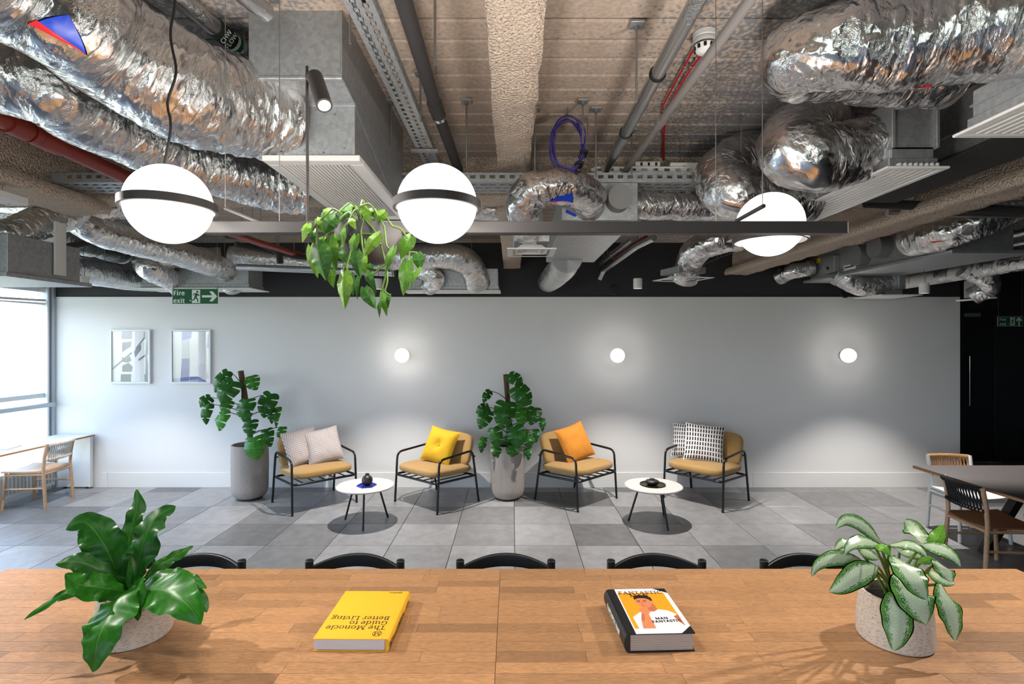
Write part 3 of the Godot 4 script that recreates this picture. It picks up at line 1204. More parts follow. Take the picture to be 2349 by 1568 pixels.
func left_services() -> void:
	# the two large sleeves and the box they feed
	var a := duct("widest silver foil duct, pleated where it meets the galvanised box", [[-2720, -1740, 0.5], [-700, -480, 1.02], [-30, -82, 1.55], [150, 28, 1.72], [258, 104, 1.86], [428, 208, 2.05], [560, 248, 2.25], [652, 272, 2.38]], 0.165, {"r1": 0.2, "step": 0.011, "end": 0.75, "pleat": 0.035, "amp": 0.012, "seed": 3, "band1": false})
	stuck(a, [[152, 26], [88, 46], [197, 122]], M.sticker_blue)
	stuck(a, [[90, 47], [64, 52], [196, 123]], M.sticker_red)
	duct("long foil duct hanging below the widest duct beside the red pipe", [[-1830, -538, 1.0], [-340, 20, 1.85], [-60, 150, 2.1], [110, 205, 2.22], [205, 262, 2.38], [420, 362, 2.75], [600, 415, 3.02], [712, 436, 3.12]], 0.152, {"step": 0.012, "end": 0.55, "pleat": 0.03, "amp": 0.012, "seed": 9, "band1": false})
	# galvanised box with louvred underside
	var t := thing("galvanised_duct_box", "large galvanised box with a louvred grille underneath, fed by foil ducts", "vent")
	var x0 := -1.065
	var x1 := -0.69
	var b := MB.new()
	var prof := [[-2.12, 3.30], [-2.12, 3.035], [-2.30, 3.005], [-2.30, 2.77], [-3.32, 2.77], [-3.32, 3.30]]
	var poly := PackedVector2Array()
	for p in prof:
		poly.append(Vector2(-p[0], p[1]))
	b.prism(poly, x1 - x0, Transform3D(Basis(Vector3(0, 0, -1), Vector3(0, 1, 0), Vector3(1, 0, 0)), Vector3(x0, 0, 0)))
	part(t, "casing", b.build(), M.galv)
	for s in [[Vector3(x0 - 0.004, 3.022, -2.135), Vector3(x1 + 0.004, 3.036, -2.115)], [Vector3(x0 - 0.004, 2.992, -2.312), Vector3(x1 + 0.004, 3.008, -2.294)]]:
		part(t, "seam", span(s[0], s[1], 0.003), M.galv)
	for p in [[684, 260], [725, 252], [768, 262], [648, 352], [700, 345], [742, 350], [790, 340]]:
		var q := V(p[0], p[1], 2.298)
		part(t, "screw", rod(q, q + Vector3(0, 0, 0.006), 0.004, 8), M.steel)
	var fr := MB.new()
	for s in [[Vector3(x0 - 0.02, 2.745, -2.33), Vector3(x1 + 0.03, 2.77, -2.27)], [Vector3(x0 - 0.02, 2.745, -3.36), Vector3(x1 + 0.03, 2.77, -3.30)], [Vector3(x0 - 0.02, 2.745, -3.30), Vector3(x0 + 0.03, 2.77, -2.33)], [Vector3(x1 - 0.03, 2.745, -3.30), Vector3(x1 + 0.03, 2.77, -2.33)]]:
		fr.add(span(s[0], s[1], 0.003))
	part(t, "grille_frame", fr.build(), M.white_metal)
	for k in 20:
		part(t, "louvre", box(Vector3(0.010, 0.014, 0.97), 0.001), M.white_metal, Transform3D(Basis(Vector3(0, 0, 1), 0.5), Vector3(x0 + 0.038 + k * 0.0165, 2.757, -2.815)))
	var edge := MB.new()
	edge.add(rod(Vector3(x1, 3.3, -2.12), Vector3(x1, 3.03, -2.12), 0.004))
	edge.add(rod(Vector3(x1, 2.99, -2.31), Vector3(x1, 2.77, -3.1), 0.003))
	part(t, "rivet_line", edge.build(), M.galv)
	# chilled water pipe with its printed band
	var cw := pipe("insulated_pipe", "foil wrapped pipe with a dark printed band above the widest duct", [[100, -260, 1.48], [420, 2, 2.0], [578, 134, 2.36]], 0.036, M.foil_pipe, {"joints": []})
	var pa := V(420, 2, 2.0)
	var pb := V(578, 134, 2.36)
	part(cw, "printed_band", tube(PackedVector3Array([pa.lerp(pb, 0.41), pa.lerp(pb, 0.66)]), 0.0385, 20), mat(Color(0.10, 0.13, 0.08), 0.6))
	part(cw, "white_band", tube(PackedVector3Array([pa.lerp(pb, 0.66), pa.lerp(pb, 0.80)]), 0.0385, 20), M.sign_white)
	part(cw, "green_band", tube(PackedVector3Array([pa.lerp(pb, 0.70), pa.lerp(pb, 0.75)]), 0.0392, 20), M.green_sign)
	var e := (pb - pa).normalized()
	var outw := (-pa.lerp(pb, 0.54) + Vector3(0, EYE, 0)).normalized()
	outw = (outw - e * outw.dot(e)).normalized()
	var tb := Basis(outw.cross(e), -e, outw) if false else Basis(e, outw.cross(e), outw)
	for k in 2:
		part(cw, "lettering", text_mesh(["CHW", "FLOW"][k], 0.02, ["Droid Sans"]), M.sign_white, Transform3D(tb * Basis(Vector3(0, 0, 1), PI / 2), pa.lerp(pb, [0.50, 0.58][k]) + outw * 0.0388))
	pipe("insulated_pipe", "short foil pipe disappearing above the galvanised box", [[300, -220, 1.5], [612, 30, 2.02]], 0.034, M.foil_pipe)
	# red sprinkler main
	pipe("sprinkler_pipe", "thick red sprinkler pipe with grooved couplings beside the foil duct", [[-160, 190, 2.15], [0, 272, 2.46], [300, 412, 3.28]], 0.042, M.red_pipe, {"joints": [[1, 0.10, 0.05], [1, 0.30, 0.06], [1, 0.20, 0.02]]})
	# slotted trays across the room
	var tr := thing("cable_tray", "long slotted tray running across in front of the sprayed cross beam", "cable tray")
	part(tr, "tray", perforated(7.4, 0.24, 3, 0.062, 0.034, 0.06), M.galv, T(Vector3(-1.6, 2.965, -3.42)))
	part(tr, "splice_plate", box(Vector3(0.30, 0.045, 0.004), 0.001), M.galv, T(Vector3(-2.95, 2.995, -3.296)))
	for k in 2:
		part(tr, "bolt", rod(Vector3(-3.02 + k * 0.12, 2.995, -3.29), Vector3(-3.02 + k * 0.12, 2.995, -3.275), 0.008, 6), M.steel)
	# smoke head box at the edge
	var sb := thing("sensor_box", "white sensor box hung below the slotted tray near the window side", "sensor", V(4, 452, 3.0))
	part(sb, "case", box(Vector3(0.13, 0.05, 0.2), 0.006), M.white)
	part(sb, "ring", lathe([[[0.045, -0.026], [0.035, -0.034]], [[0.03, -0.034], [0.0, -0.034]]], 24), M.frame_white)
	part(sb, "stem", rod(Vector3(0, 0.02, 0), Vector3(0, 0.12, 0), 0.005), M.steel)
	# sleeves further back
	duct("foil duct below the slotted tray ending at the window side", [[-60, 447, 4.25], [40, 452, 4.2], [130, 462, 4.2], [178, 482, 4.35]], 0.125, {"step": 0.018, "seed": 21, "soft": true})
	duct("pleated foil duct curving down onto the corner galvanised box", [[150, 492, 4.15], [100, 508, 3.98], [50, 528, 3.84], [-5, 560, 3.72], [-60, 610, 3.68]], 0.116, {"step": 0.014, "start": 0.9, "end": 0.9, "pleat": 0.02, "ring": 0.012, "seed": 22})
	var cb := thing("galvanised_corner_box", "speckled galvanised box hanging by the window corner", "vent")
	part(cb, "casing", span(Vector3(-4.3, 2.43, -4.15), Vector3(-3.42, 2.70, -3.55), 0.004), M.galv)
	part(cb, "flange", span(Vector3(-4.32, 2.40, -4.22), Vector3(-3.38, 2.43, -3.5), 0.003), M.galv)
	part(cb, "end_strap", span(Vector3(-3.415, 2.46, -4.0), Vector3(-3.40, 2.86, -3.9), 0.003), M.white_metal)
	duct("smooth foil duct running to the wall above the window corner", [[60, 600, 5.15], [110, 609, 5.5], [240, 629, 6.15], [345, 645, 7.0]], 0.148, {"step": 0.018, "amp": 0.007, "seed": 23, "soft": true, "neck1": 0.9})
	var da := duct("shadowed foil duct high behind the black drain pipe", [[100, 536, 5.2], [170, 553, 5.8], [280, 582, 7.0]], 0.13, {"step": 0.02, "seed": 24, "soft": true})
	stuck(da, [[128, 532], [118, 556], [149, 552]], M.sticker_red)
	duct("foil duct that doubles back and drops into the vent by the exit sign", [[330, 470, 5.0], [230, 478, 4.75], [188, 500, 4.65], [225, 530, 4.75], [320, 557, 5.2], [430, 587, 5.8], [515, 618, 6.35], [535, 652, 6.6]], 0.135, {"step": 0.015, "start": 0.3, "end": 0.35, "pleat": 0.02, "ring": 0.012, "seed": 25})
	duct("hooked foil duct behind the exit sign", [[500, 592, 6.5], [420, 590, 6.3], [345, 594, 6.1], [342, 616, 6.05], [385, 636, 6.3], [420, 662, 6.55]], 0.13, {"step": 0.016, "end": 0.3, "pleat": 0.02, "ring": 0.012, "seed": 26})
	plenum("long galvanised vent over the pictures, foil ducts dropping into it", V(372, 668, 6.72), Vector3(V(572, 668, 6.38).x, 2.93, -6.36), 0.06, M.galv)
	duct("straight foil duct hidden partly by the trailing plant", [[535, 588, 6.35], [640, 598, 6.4], [760, 606, 6.45], [900, 612, 6.5]], 0.115, {"step": 0.02, "seed": 27, "soft": true})
	pipe("insulated_pipe", "thin foil pipe under the straight duct behind the trailing plant", [[545, 612, 6.2], [900, 626, 6.2]], 0.04, M.foil_pipe)
	# drain and red branch pipes
	pipe("drain_pipe", "black drain pipe with a bent end left of the long foil duct", [[128, 572, 4.7], [140, 566, 4.7], [225, 555, 4.9], [238, 545, 4.95]], 0.026, M.black_foam)
	pipe("sprinkler_pipe", "small red branch pipe with two bends behind the foil ducts", [[168, 510, 4.9], [170, 527, 4.9], [235, 545, 5.1], [238, 560, 5.1]], 0.028, M.red_pipe, {"round": 0.06})
	pipe("sprinkler_pipe", "red branch pipe seen between the lamp bar and trailing plant", [[500, 525, 4.4], [590, 555, 5.1], [690, 586, 6.0]], 0.032, M.red_pipe, {"joints": [[1, 0.9, 0.05]]})
	pipe("drain_pipe", "black foam covered pipe loop beside the red branch pipe", [[520, 540, 5.2], [560, 543, 5.2], [640, 578, 5.6], [643, 604, 5.6]], 0.032, M.black_foam, {"round": 0.1})
	pipe("drain_pipe", "black foam covered pipe running behind the trailing plant", [[540, 560, 5.3], [690, 590, 5.9], [860, 596, 6.2]], 0.028, M.black_foam)
	pipe("grey_pipe", "grey plastic pipe with an elbow over the window head", [[-40, 648, 5.0], [110, 640, 5.4], [138, 634, 5.45], [140, 626, 5.45]], 0.03, M.grey_pipe, {"round": 0.06})
	var t2 := thing("cable_tray", "short slotted tray dropping behind the pleated duct", "cable tray")
	part(t2, "tray", perforated(1.6, 0.12, 2, 0.06, 0.034, 0.05), M.galv, Transform3D(Basis(Vector3.UP, -0.25), V(90, 488, 4.6)))
	# hangers
	for h in [[998, 20, 150, 2.0, "threaded rod hanging beside the upper run of black foam pipe"], [965, 175, 280, 2.6, "short threaded rod behind the narrow galvanised tray"], [1070, 250, 380, 2.9, "threaded rod over the middle globe lamp"], [897, 235, 330, 2.9, "threaded rod next to the bracket of the narrow tray"], [803, 40, 100, 2.0, "threaded rod tucked behind the black dome speaker"], [1460, 75, 235, 2.2, "threaded rod just outside the shiny foil pipe"], [1367, 275, 405, 3.0, "threaded rod between the purple coil and foil pipe"], [1227, 280, 420, 3.0, "threaded rod beside the sprayed middle beam"], [1337, 250, 330, 2.9, "threaded rod above the purple cable coil"], [1449, 330, 400, 3.3, "short threaded rod over the socket strip"]]:
		hanger(h[0], h[1], h[2], h[3], h[4])


func middle_services() -> void:
	var t := thing("cable_tray", "narrow galvanised tray running lengthways beside the large duct box", "cable tray")
	part(t, "tray", perforated(2.3, 0.095, 2, 0.05, 0.03, 0.045), M.galv, Transform3D(Basis(Vector3.UP, PI / 2), Vector3(-0.515, 3.10, -2.45)))
	part(t, "bracket", box(Vector3(0.16, 0.012, 0.04), 0.002), M.galv, T(Vector3(-0.515, 3.09, -3.1)))
	pipe("foam_pipe", "thick black foam pipe running lengthways next to the narrow tray", [[880, -160, 1.46], [925, 0, 1.763], [1001, 250, 2.55], [1052, 390, 3.45]], 0.03, M.black_foam, {"joints": [[2, -0.02, 0.05], [2, 0.08, 0.015, M.chrome]]})
	pipe("insulated_pipe", "shiny foil pipe with black ties running lengthways past the smoke detector", [[1690, -166, 1.45], [1600, 0, 1.763], [1386, 396, 3.56]], 0.03, M.foil_pipe, {"joints": [[1, 0.27, 0.006, M.black], [1, 0.62, 0.006, M.black]]})
	pipe("conduit_pipe", "plain grey conduit running lengthways beside the foil pipe", [[1835, -166, 1.42], [1720, 0, 1.717], [1432, 396, 3.47]], 0.02, M.grey_pipe, {"joints": [[1, 0.55, 0.03]]})
	# smoke detector and its red cables
	var d := 2.27
	var p := V(1617, 97, d)
	p.y = CEIL
	var s := thing("smoke_detector", "white round smoke detector on the deck with red cables", "detector", p)
	part(s, "base", disc(0.05, 0.03, 0.004), M.white, T(Vector3(0, -0.03, 0)))
	part(s, "head", lathe([[[0.048, -0.03], [0.052, -0.04], [0.052, -0.055]], [[0.046, -0.06], [0.034, -0.085], [0.0, -0.09]]], 32), M.white)
	for k in 10:
		var a := TAU * k / 10
		part(s, "vent_slot", box(Vector3(0.012, 0.018, 0.006), 0.001), M.black, Transform3D(Basis(Vector3.UP, -a + PI / 2), Vector3(0.043 * cos(a), -0.07, 0.043 * sin(a))))
	var h := 1.318
	for k in 2:
		var list := []
		for q in ([[1592, 112], [1566, 158], [1520, 243], [1521, 300], [1521, 368], [1502, 390]] if k == 0 else [[1608, 128], [1583, 160], [1533, 243], [1523, 300], [1523, 372], [1540, 392]]):
			list.append([q[0], q[1], h * F / (784.0 - q[1])])
		var c := thing("red_cable", ["red fire alarm cable clipped along the deck on the outer side", "red fire alarm cable clipped along the deck on the inner side"][k], "cable")
		part(c, "cable", tube(rounded(VS(list), 0.04), 0.0055, 8), M.red_cable)
		for q in [[1570, 152], [1521, 252]]:
			part(c, "clip", box(Vector3(0.012, 0.02, 0.02), 0.002), M.steel, T(V(q[0] + 13 * k, q[1], h * F / (784.0 - q[1]))))
	# coil of purple cable
	var cc := V(1302, 332, 3.0)
	var coil := thing("cable_coil", "hanging coil of purple data cable above the foil loop", "cable", cc)
	for k in 7:
		var ring := PackedVector3Array()
		for i in 41:
			var a := TAU * i / 40
			ring.append(Vector3((0.098 - 0.008 * (k % 3)) * cos(a) + 0.006 * sin(a * 3 + k), (0.158 - 0.006 * (k % 4)) * sin(a), 0.012 * (k - 3) + 0.008 * sin(a * 2 + k)))
		part(coil, "loop", tube(ring, 0.0045, 6), M.purple)
	for q in [-0.35, -0.85]:
		part(coil, "cable_tie", box(Vector3(0.05, 0.012, 0.10), 0.003), M.black, T(Vector3(0.095 * cos(q), 0.155 * sin(q), 0)))
	part(coil, "support", rod(Vector3(0, 0.15, 0), Vector3(0, CEIL - cc.y, 0), 0.004), M.steel)
	# ladder rack with patch units
	var rk := thing("cable_tray", "pale slotted rack edge carrying small electrical boxes past the coil", "cable tray")
	part(rk, "tray", perforated(1.3, 0.22, 2, 0.075, 0.035, 0.05), M.white_metal, T(V(1540, 411, 3.62) + Vector3(0.1, 0, 0)))
	var bx := V(1478, 396, 3.6)
	var jb := thing("junction_unit", "grey socket strip with green terminals standing on the slotted rack", "electrical box", bx + Vector3(0, 0.03, 0))
	part(jb, "case", box(Vector3(0.2, 0.07, 0.08), 0.004), M.white)
	for k in 8:
		part(jb, "terminal", box(Vector3(0.014, 0.02, 0.01), 0.001), M.black, T(Vector3(-0.08 + (k % 4) * 0.05, -0.015 + 0.03 * (k / 4), 0.042)))
	var jb2 := thing("junction_unit", "plain white electrical box standing on the rack under the red cables", "electrical box", V(1570, 396, 3.6) + Vector3(0, 0.025, 0))
	part(jb2, "case", box(Vector3(0.22, 0.06, 0.1), 0.004), M.white)
	part(jb2, "yellow_tag", box(Vector3(0.02, 0.012, 0.002)), M.yellow_tag, T(Vector3(-0.02, 0.0, 0.051)))
	# fan coil unit with its loop
	var u := thing("fan_coil_unit", "boxy galvanised fan coil unit with a capped round spigot", "ventilation unit")
	part(u, "casing", span(Vector3(0.325, 2.72, -5.0), Vector3(0.785, 2.955, -3.3), 0.005), M.galv)
	part(u, "front_plate", span(Vector3(0.31, 2.712, -3.3), Vector3(0.79, 2.96, -3.288), 0.003), M.galv)
	part(u, "bottom_lip", span(Vector3(0.31, 2.702, -3.31), Vector3(0.79, 2.718, -3.26), 0.003), M.chrome)
	var sc := V(1421, 455, 3.22)
	part(u, "spigot", tube(PackedVector3Array([Vector3(sc.x, sc.y, -3.29), Vector3(sc.x, sc.y, -3.19)]), 0.073, 36), M.cap_plastic)
	part(u, "cap", tube(PackedVector3Array([Vector3(sc.x, sc.y, -3.19), Vector3(sc.x, sc.y, -3.18)]), 0.075, 36), M.cap_plastic)
	part(u, "blue_handle", box(Vector3(0.07, 0.014, 0.03), 0.004), M.blue, Transform3D(rot(0, 0, -25), V(1310, 489, 3.1)))
	var dl := duct("looped foil duct bulging out of the fan coil unit", [[1350, 470, 3.28], [1348, 446, 3.14], [1305, 428, 3.0], [1240, 430, 2.95], [1203, 462, 2.98], [1204, 505, 3.08], [1217, 536, 3.31]], 0.094, {"step": 0.011, "amp": 0.016, "start": 0.3, "end": 0.3, "ring": 0.016, "seed": 41, "neck1": 0.85})
	stuck(dl, [[1318, 445], [1258, 470], [1316, 466]], M.sticker_blue)
	stuck(dl, [[1258, 470], [1262, 474], [1312, 468]], M.sticker_red)
	square_diffuser("white square ceiling diffuser hanging under the looped foil duct", V(1218, 580, 3.32), 0.30, 0.07)
	duct("foil duct running sideways out of the fan coil unit", [[1450, 470, 3.5], [1560, 472, 3.56], [1720, 476, 3.62]], 0.094, {"step": 0.014, "seed": 42})
	duct("dim foil duct behind the middle globe lamp", [[1000, 478, 4.4], [1090, 480, 4.4], [1180, 482, 4.4]], 0.085, {"step": 0.018, "seed": 43, "soft": true})
	duct("pale round duct from the unit end into the dark wall", [[1300, 592, 4.9], [1290, 612, 5.3], [1270, 634, 6.1], [1258, 645, 7.06]], 0.14, {"step": 0.018, "amp": 0.006, "seed": 44, "soft": true})
	pipe("insulated_pipe", "slim foil pipe with a dropped elbow below the unit", [[1500, 545, 5.4], [1460, 565, 5.75], [1384, 620, 6.85], [1375, 640, 6.9]], 0.036, M.foil_pipe, {"round": 0.08})
	pipe("sprinkler_pipe", "short red pipe between two foil pipes below the unit", [[1482, 545, 5.6], [1408, 592, 6.75]], 0.03, M.red_pipe, {"joints": [[0, 0.55, 0.015, M.steel]]})
	pipe("insulated_pipe", "dull foil pipe beside the short red pipe", [[1452, 548, 5.8], [1377, 604, 6.9]], 0.036, M.foil_pipe, {"joints": [[0, 0.6, 0.015, M.steel]]})
	# vent over the middle of the wall
	duct("foil duct bending down into the vent behind the trailing plant", [[900, 590, 6.2], [980, 588, 6.2], [1045, 590, 6.2], [1082, 612, 6.32], [1096, 648, 6.5]], 0.15, {"step": 0.014, "end": 0.3, "seed": 45, "soft": true})
	duct("short stubby foil duct beside the bending one", [[945, 618, 6.5], [985, 625, 6.35], [1003, 640, 6.4], [985, 655, 6.55]], 0.11, {"step": 0.015, "end": 0.2, "seed": 46})
	plenum("wide galvanised vent over the middle armchairs", V(940, 672, 6.85), Vector3(V(1142, 672, 6.45).x, 2.87, -6.5), 0.03, M.galv)
	# duct and diffuser by the third globe
	duct("foil duct dropping to the flat diffuser near the third globe lamp", [[1690, 545, 4.85], [1640, 552, 4.85], [1600, 572, 4.95], [1580, 605, 5.1], [1572, 634, 5.2]], 0.125, {"step": 0.014, "end": 0.3, "seed": 47})
	square_diffuser("flat white diffuser plate under the dropping foil duct", V(1566, 641, 5.2), 0.42, 0.06, 0.3)
	# round black speaker at the top
	var sp := thing("ceiling_speaker", "black dome shaped speaker fixed under the deck", "speaker", V(805, -38, 1.75))
	part(sp, "dome", lathe([[[0.0, -0.03], [0.05, -0.026], [0.085, -0.012], [0.1, 0.01], [0.1, 0.05]], [[0.1, 0.05], [0.0, 0.05]]], 48), M.black)
	part(sp, "stem", rod(Vector3(0, 0.04, 0), Vector3(0, CEIL - V(805, -38, 1.75).y, 0), 0.015), M.black)
	for q in [[1408, 665], [1938, 672]]:
		var wd := thing("blanking_disc", ["small round black cap on the dark band near the middle pendant", "small round black cap on the dark band near the far vents"][0 if q[0] == 1408 else 1], "cover", V(q[0], q[1], WALL - 0.001), 0.0)
		part(wd, "cap", disc(0.06, 0.02, 0.004), M.black, T(Vector3.ZERO, rot(90, 0, 0)))
		part(wd, "rim", disc(0.066, 0.006, 0.002), M.black_wall, T(Vector3.ZERO, rot(90, 0, 0)))


func right_services() -> void:
	var r1 := duct("biggest crumpled foil duct doubling back under itself", [[2680, 22, 1.8], [2540, 34, 1.81], [2400, 54, 1.83], [2120, 90, 1.93], [1940, 106, 1.97], [1836, 128, 2.05], [1845, 152, 2.18], [1990, 170, 2.28], [2160, 180, 2.32]], 0.166, {"r1": 0.122, "step": 0.010, "amp": 0.018, "ring": 0.012, "end": 0.4, "pleat": 0.02, "seed": 52})
	stuck(r1, [[2145, 202], [2098, 216], [2138, 218]], M.sticker_red)
	duct("foil duct elbow pushed onto the end of the slotted vent box", [[1892, 276, 2.88], [1862, 284, 2.82], [1824, 304, 2.72], [1816, 342, 2.62], [1862, 366, 2.60], [1974, 346, 2.74]], 0.155, {"r0": 0.12, "step": 0.011, "amp": 0.018, "ring": 0.014, "end": 0.45, "pleat": 0.03, "seed": 53})
	duct("foil duct elbow behind the third globe lamp", [[1830, 362, 3.36], [1745, 358, 3.34], [1672, 378, 3.24], [1655, 415, 3.14], [1700, 448, 3.08], [1836, 460, 3.26]], 0.15, {"step": 0.012, "amp": 0.017, "ring": 0.014, "end": 0.45, "pleat": 0.025, "seed": 54})
	var fl := MB.new()
	# long slotted vent boxes
	for k in 2:
		var z0: float = [-4.35, -2.10][k]
		var z1: float = [-2.56, -0.9][k]
		var t := plenum(["long galvanised vent box with slotted white face, dark end plate showing", "galvanised vent box with slotted white face under the biggest duct"][k], Vector3(1.845, 2.80, z0), Vector3(2.06, [3.14, 2.965][k], z1), 0.045, M.galv, {"pitch": 0.034, "rim": 0.03})
		part(t, "end_plate", span(Vector3(1.85, 2.84, z1), Vector3(2.055, [3.13, 2.96][k], z1 + 0.006), 0.002), M.galv)
		for s in [1.845, 2.06]:
			part(t, "end_lip", span(Vector3(s - 0.008, 2.90, z1), Vector3(s + 0.008, [3.15, 2.97][k], z1 + 0.03), 0.002), M.galv)
		for q in 8:
			part(t, "hook", span(Vector3(1.86 + q * 0.026, 2.806, z1 + 0.02), Vector3(1.868 + q * 0.026, 2.82, z1 + 0.045)), M.white_metal)
		for q in [0.25, 0.75]:
			part(t, "hanger", rod(Vector3(1.95, 3.1, lerpf(z0, z1, q)), Vector3(1.95, CEIL, lerpf(z0, z1, q)), 0.005), M.steel)
	var tk := thing("rectangular_duct", "flat sided galvanised duct running behind the slotted vent boxes", "duct")
	part(tk, "casing", span(Vector3(2.30, 2.93, -3.6), Vector3(2.62, 3.24, -0.8), 0.004), M.galv)
	part(tk, "seam", span(Vector3(2.29, 3.04, -3.6), Vector3(2.30, 3.05, -0.8)), M.galv)
	part(tk, "foam_edge", span(Vector3(2.28, 2.915, -3.6), Vector3(2.64, 2.93, -0.8), 0.003), M.black_foam)
	# tray, pipes and sensors over on that side
	var tr := thing("cable_tray", "slotted tray crossing high beside the white sensors", "cable tray")
	part(tr, "tray", perforated(3.8, 0.22, 3, 0.06, 0.034, 0.06), M.galv, T(Vector3(5.12, 2.94, -3.95)))
	for q in [3.5, 4.3]:
		part(tr, "rod", rod(Vector3(q, 2.94, -3.95), Vector3(q, CEIL, -3.95), 0.005), M.steel)
	var s1 := thing("motion_sensor", "round white sensor cup below the slotted tray", "sensor", V(2152, 450, 3.9))
	part(s1, "cup", lathe([[[0.068, 0.05], [0.068, 0.0], [0.05, -0.035]], [[0.05, -0.035], [0.0, -0.035]]], 32), M.white)
	part(s1, "lens", disc(0.022, 0.008, 0.003), M.frame_white, T(Vector3(0, -0.043, 0)))
	var s2 := thing("access_point", "flat white box with a round grille below the slotted tray", "electrical box", V(2278, 452, 3.85))
	part(s2, "case", box(Vector3(0.26, 0.05, 0.17), 0.008), M.white)
	part(s2, "grille", disc(0.05, 0.006, 0.002), M.frame_white, T(Vector3(0, -0.031, 0)))
	part(s2, "stem", rod(Vector3(0, 0.02, 0), Vector3(0, 0.12, 0), 0.006), M.steel)
	pipe("grey_pipe", "dark grey pipe crossing below the white sensors", [[1985, 466, 3.75], [2120, 472, 3.75], [2420, 488, 3.7]], 0.032, M.black_foam, {"joints": [[1, 0.0, 0.012, M.steel]]})
	pipe("insulated_pipe", "narrow foil pipe just under the dark grey pipe", [[2035, 488, 3.9], [2420, 494, 3.85]], 0.022, M.foil_pipe)
	pipe("black_cable", "sagging black cable over the slotted tray", [[2110, 412, 3.7], [2170, 412, 3.7], [2215, 424, 3.75], [2300, 428, 3.8]], 0.012, M.black, {"category": "cable"})
	# far fan coil unit
	var u := thing("fan_coil_unit", "long galvanised fan coil unit with two round caps and warning labels", "ventilation unit")
	part(u, "casing", span(Vector3(3.93, 2.77, -6.9), Vector3(4.55, 3.14, -4.75), 0.005), M.galv)
	part(u, "base_tray", span(Vector3(3.86, 2.74, -6.95), Vector3(4.6, 2.77, -4.6), 0.003), M.galv)
	for q in [[1985, 585], [2032, 566]]:
		var dd: float = 3.93 * F / (q[0] - 1174.5)
		var c := Vector3(3.93, V(q[0], q[1], dd).y, -dd)
		part(u, "spigot", tube(PackedVector3Array([c + Vector3(0.02, 0, 0), c - Vector3(0.12, 0, 0)]), 0.115, 32), M.cap_plastic)
		part(u, "cap", tube(PackedVector3Array([c - Vector3(0.12, 0, 0), c - Vector3(0.128, 0, 0)]), 0.117, 32), M.cap_plastic)
	var jz := -6.4
	part(u, "switch_box", span(Vector3(3.86, 2.80, jz - 0.12), Vector3(3.93, 3.0, jz + 0.12), 0.004), M.galv)
	part(u, "switch_knob", rod(Vector3(3.85, 2.86, jz), Vector3(3.86, 2.86, jz), 0.018, 12), M.black)
	for q in [[3.90, 3.03, -5.95, 0.22, 0.10, M.sign_white], [3.90, 2.93, -5.85, 0.2, 0.06, M.sign_white], [3.90, 2.83, -6.1, 0.22, 0.06, M.sign_white], [3.90, 3.0, -6.72, 0.09, 0.06, M.yellow_tag], [3.90, 2.87, -5.78, 0.05, 0.05, M.sticker_red]]:
		part(u, "notice", span(Vector3(3.926, q[1] - q[4] / 2, q[2] - q[3] / 2), Vector3(3.93, q[1] + q[4] / 2, q[2] + q[3] / 2)), q[5])
	for q in [[2.94, -5.85], [2.84, -6.1]]:
		part(u, "notice_line", span(Vector3(3.9252, q[0] - 0.012, q[1] - 0.085), Vector3(3.926, q[0] + 0.002, q[1] + 0.085)), M.black)
	for q in [-5.0, -6.7]:
		part(u, "rod", rod(Vector3(4.0, 3.1, q), Vector3(4.0, CEIL, q), 0.005), M.steel)
	var rd := duct("foil duct with a blue tie joining the far fan coil unit", [[2098, 548, 5.0], [2150, 538, 4.72], [2215, 515, 4.5], [2310, 470, 4.4]], 0.155, {"step": 0.013, "amp": 0.016, "start": 0.3, "seed": 61})
	stuck(rd, [[2124, 555], [2172, 555], [2140, 561]], M.sticker_red)
	part(rd, "blue_tie", ball(0.035, 1.4, 12, 8), M.blue, T(V(2110, 536, 4.82)))
	duct("stub of foil duct at the low end of the far fan coil unit", [[1860, 615, 6.8], [1820, 622, 6.85], [1790, 634, 7.0]], 0.10, {"step": 0.016, "end": 0.2, "seed": 62})
	duct("foil elbow under the far fan coil unit", [[1925, 632, 6.3], [1950, 645, 6.25], [1990, 655, 6.25], [2040, 645, 6.3]], 0.12, {"step": 0.014, "start": 0.2, "end": 0.25, "ring": 0.014, "seed": 63})
	var pb := thing("plenum_box", "small galvanised box joined to the foil elbow", "vent")
	part(pb, "casing", span(V(2036, 668, 6.45), V(2062, 624, 6.15), 0.003), M.galv)
	part(pb, "face", span(Vector3(V(1995, 680, 6.3).x, V(2000, 679, 6.3).y - 0.006, -6.6), Vector3(V(2088, 680, 6.3).x, V(2000, 679, 6.3).y + 0.006, -6.1), 0.003), M.white_metal)
	part(pb, "neck", span(V(2010, 678, 6.4), V(2070, 664, 6.25)), M.galv)
	var wd := thing("white_duct", "long pale round duct with foil taped joints sloping to the dark wall", "duct")
	var a := Vector3(5.16, 2.74, -7.0)
	var b := Vector3(5.2, 2.78, -4.6)
	part(wd, "run", tube(PackedVector3Array([a, b]), 0.085, 28), M.white_pipe)
	for k in [0.28, 0.52]:
		part(wd, "tape", tube(PackedVector3Array([a.lerp(b, k), a.lerp(b, k + 0.08)]), 0.088, 28), M.foil)
	part(wd, "tape", tube(PackedVector3Array([a.lerp(b, 0.62), a.lerp(b, 0.85)]), 0.088, 28), M.foil)
	for q in [0.2, 0.6]:
		part(wd, "rod", rod(a.lerp(b, q), Vector3(a.lerp(b, q).x, CEIL, a.lerp(b, q).z), 0.005), M.steel)
	duct("foil duct dropping from the pale round duct to the last diffuser", [[2215, 618, 5.9], [2262, 640, 5.85], [2268, 660, 5.9], [2238, 676, 6.0]], 0.10, {"step": 0.015, "end": 0.25, "seed": 64})
	var ld := thing("plenum_box", "flat white diffuser plate with a dark neck by the recess", "vent")
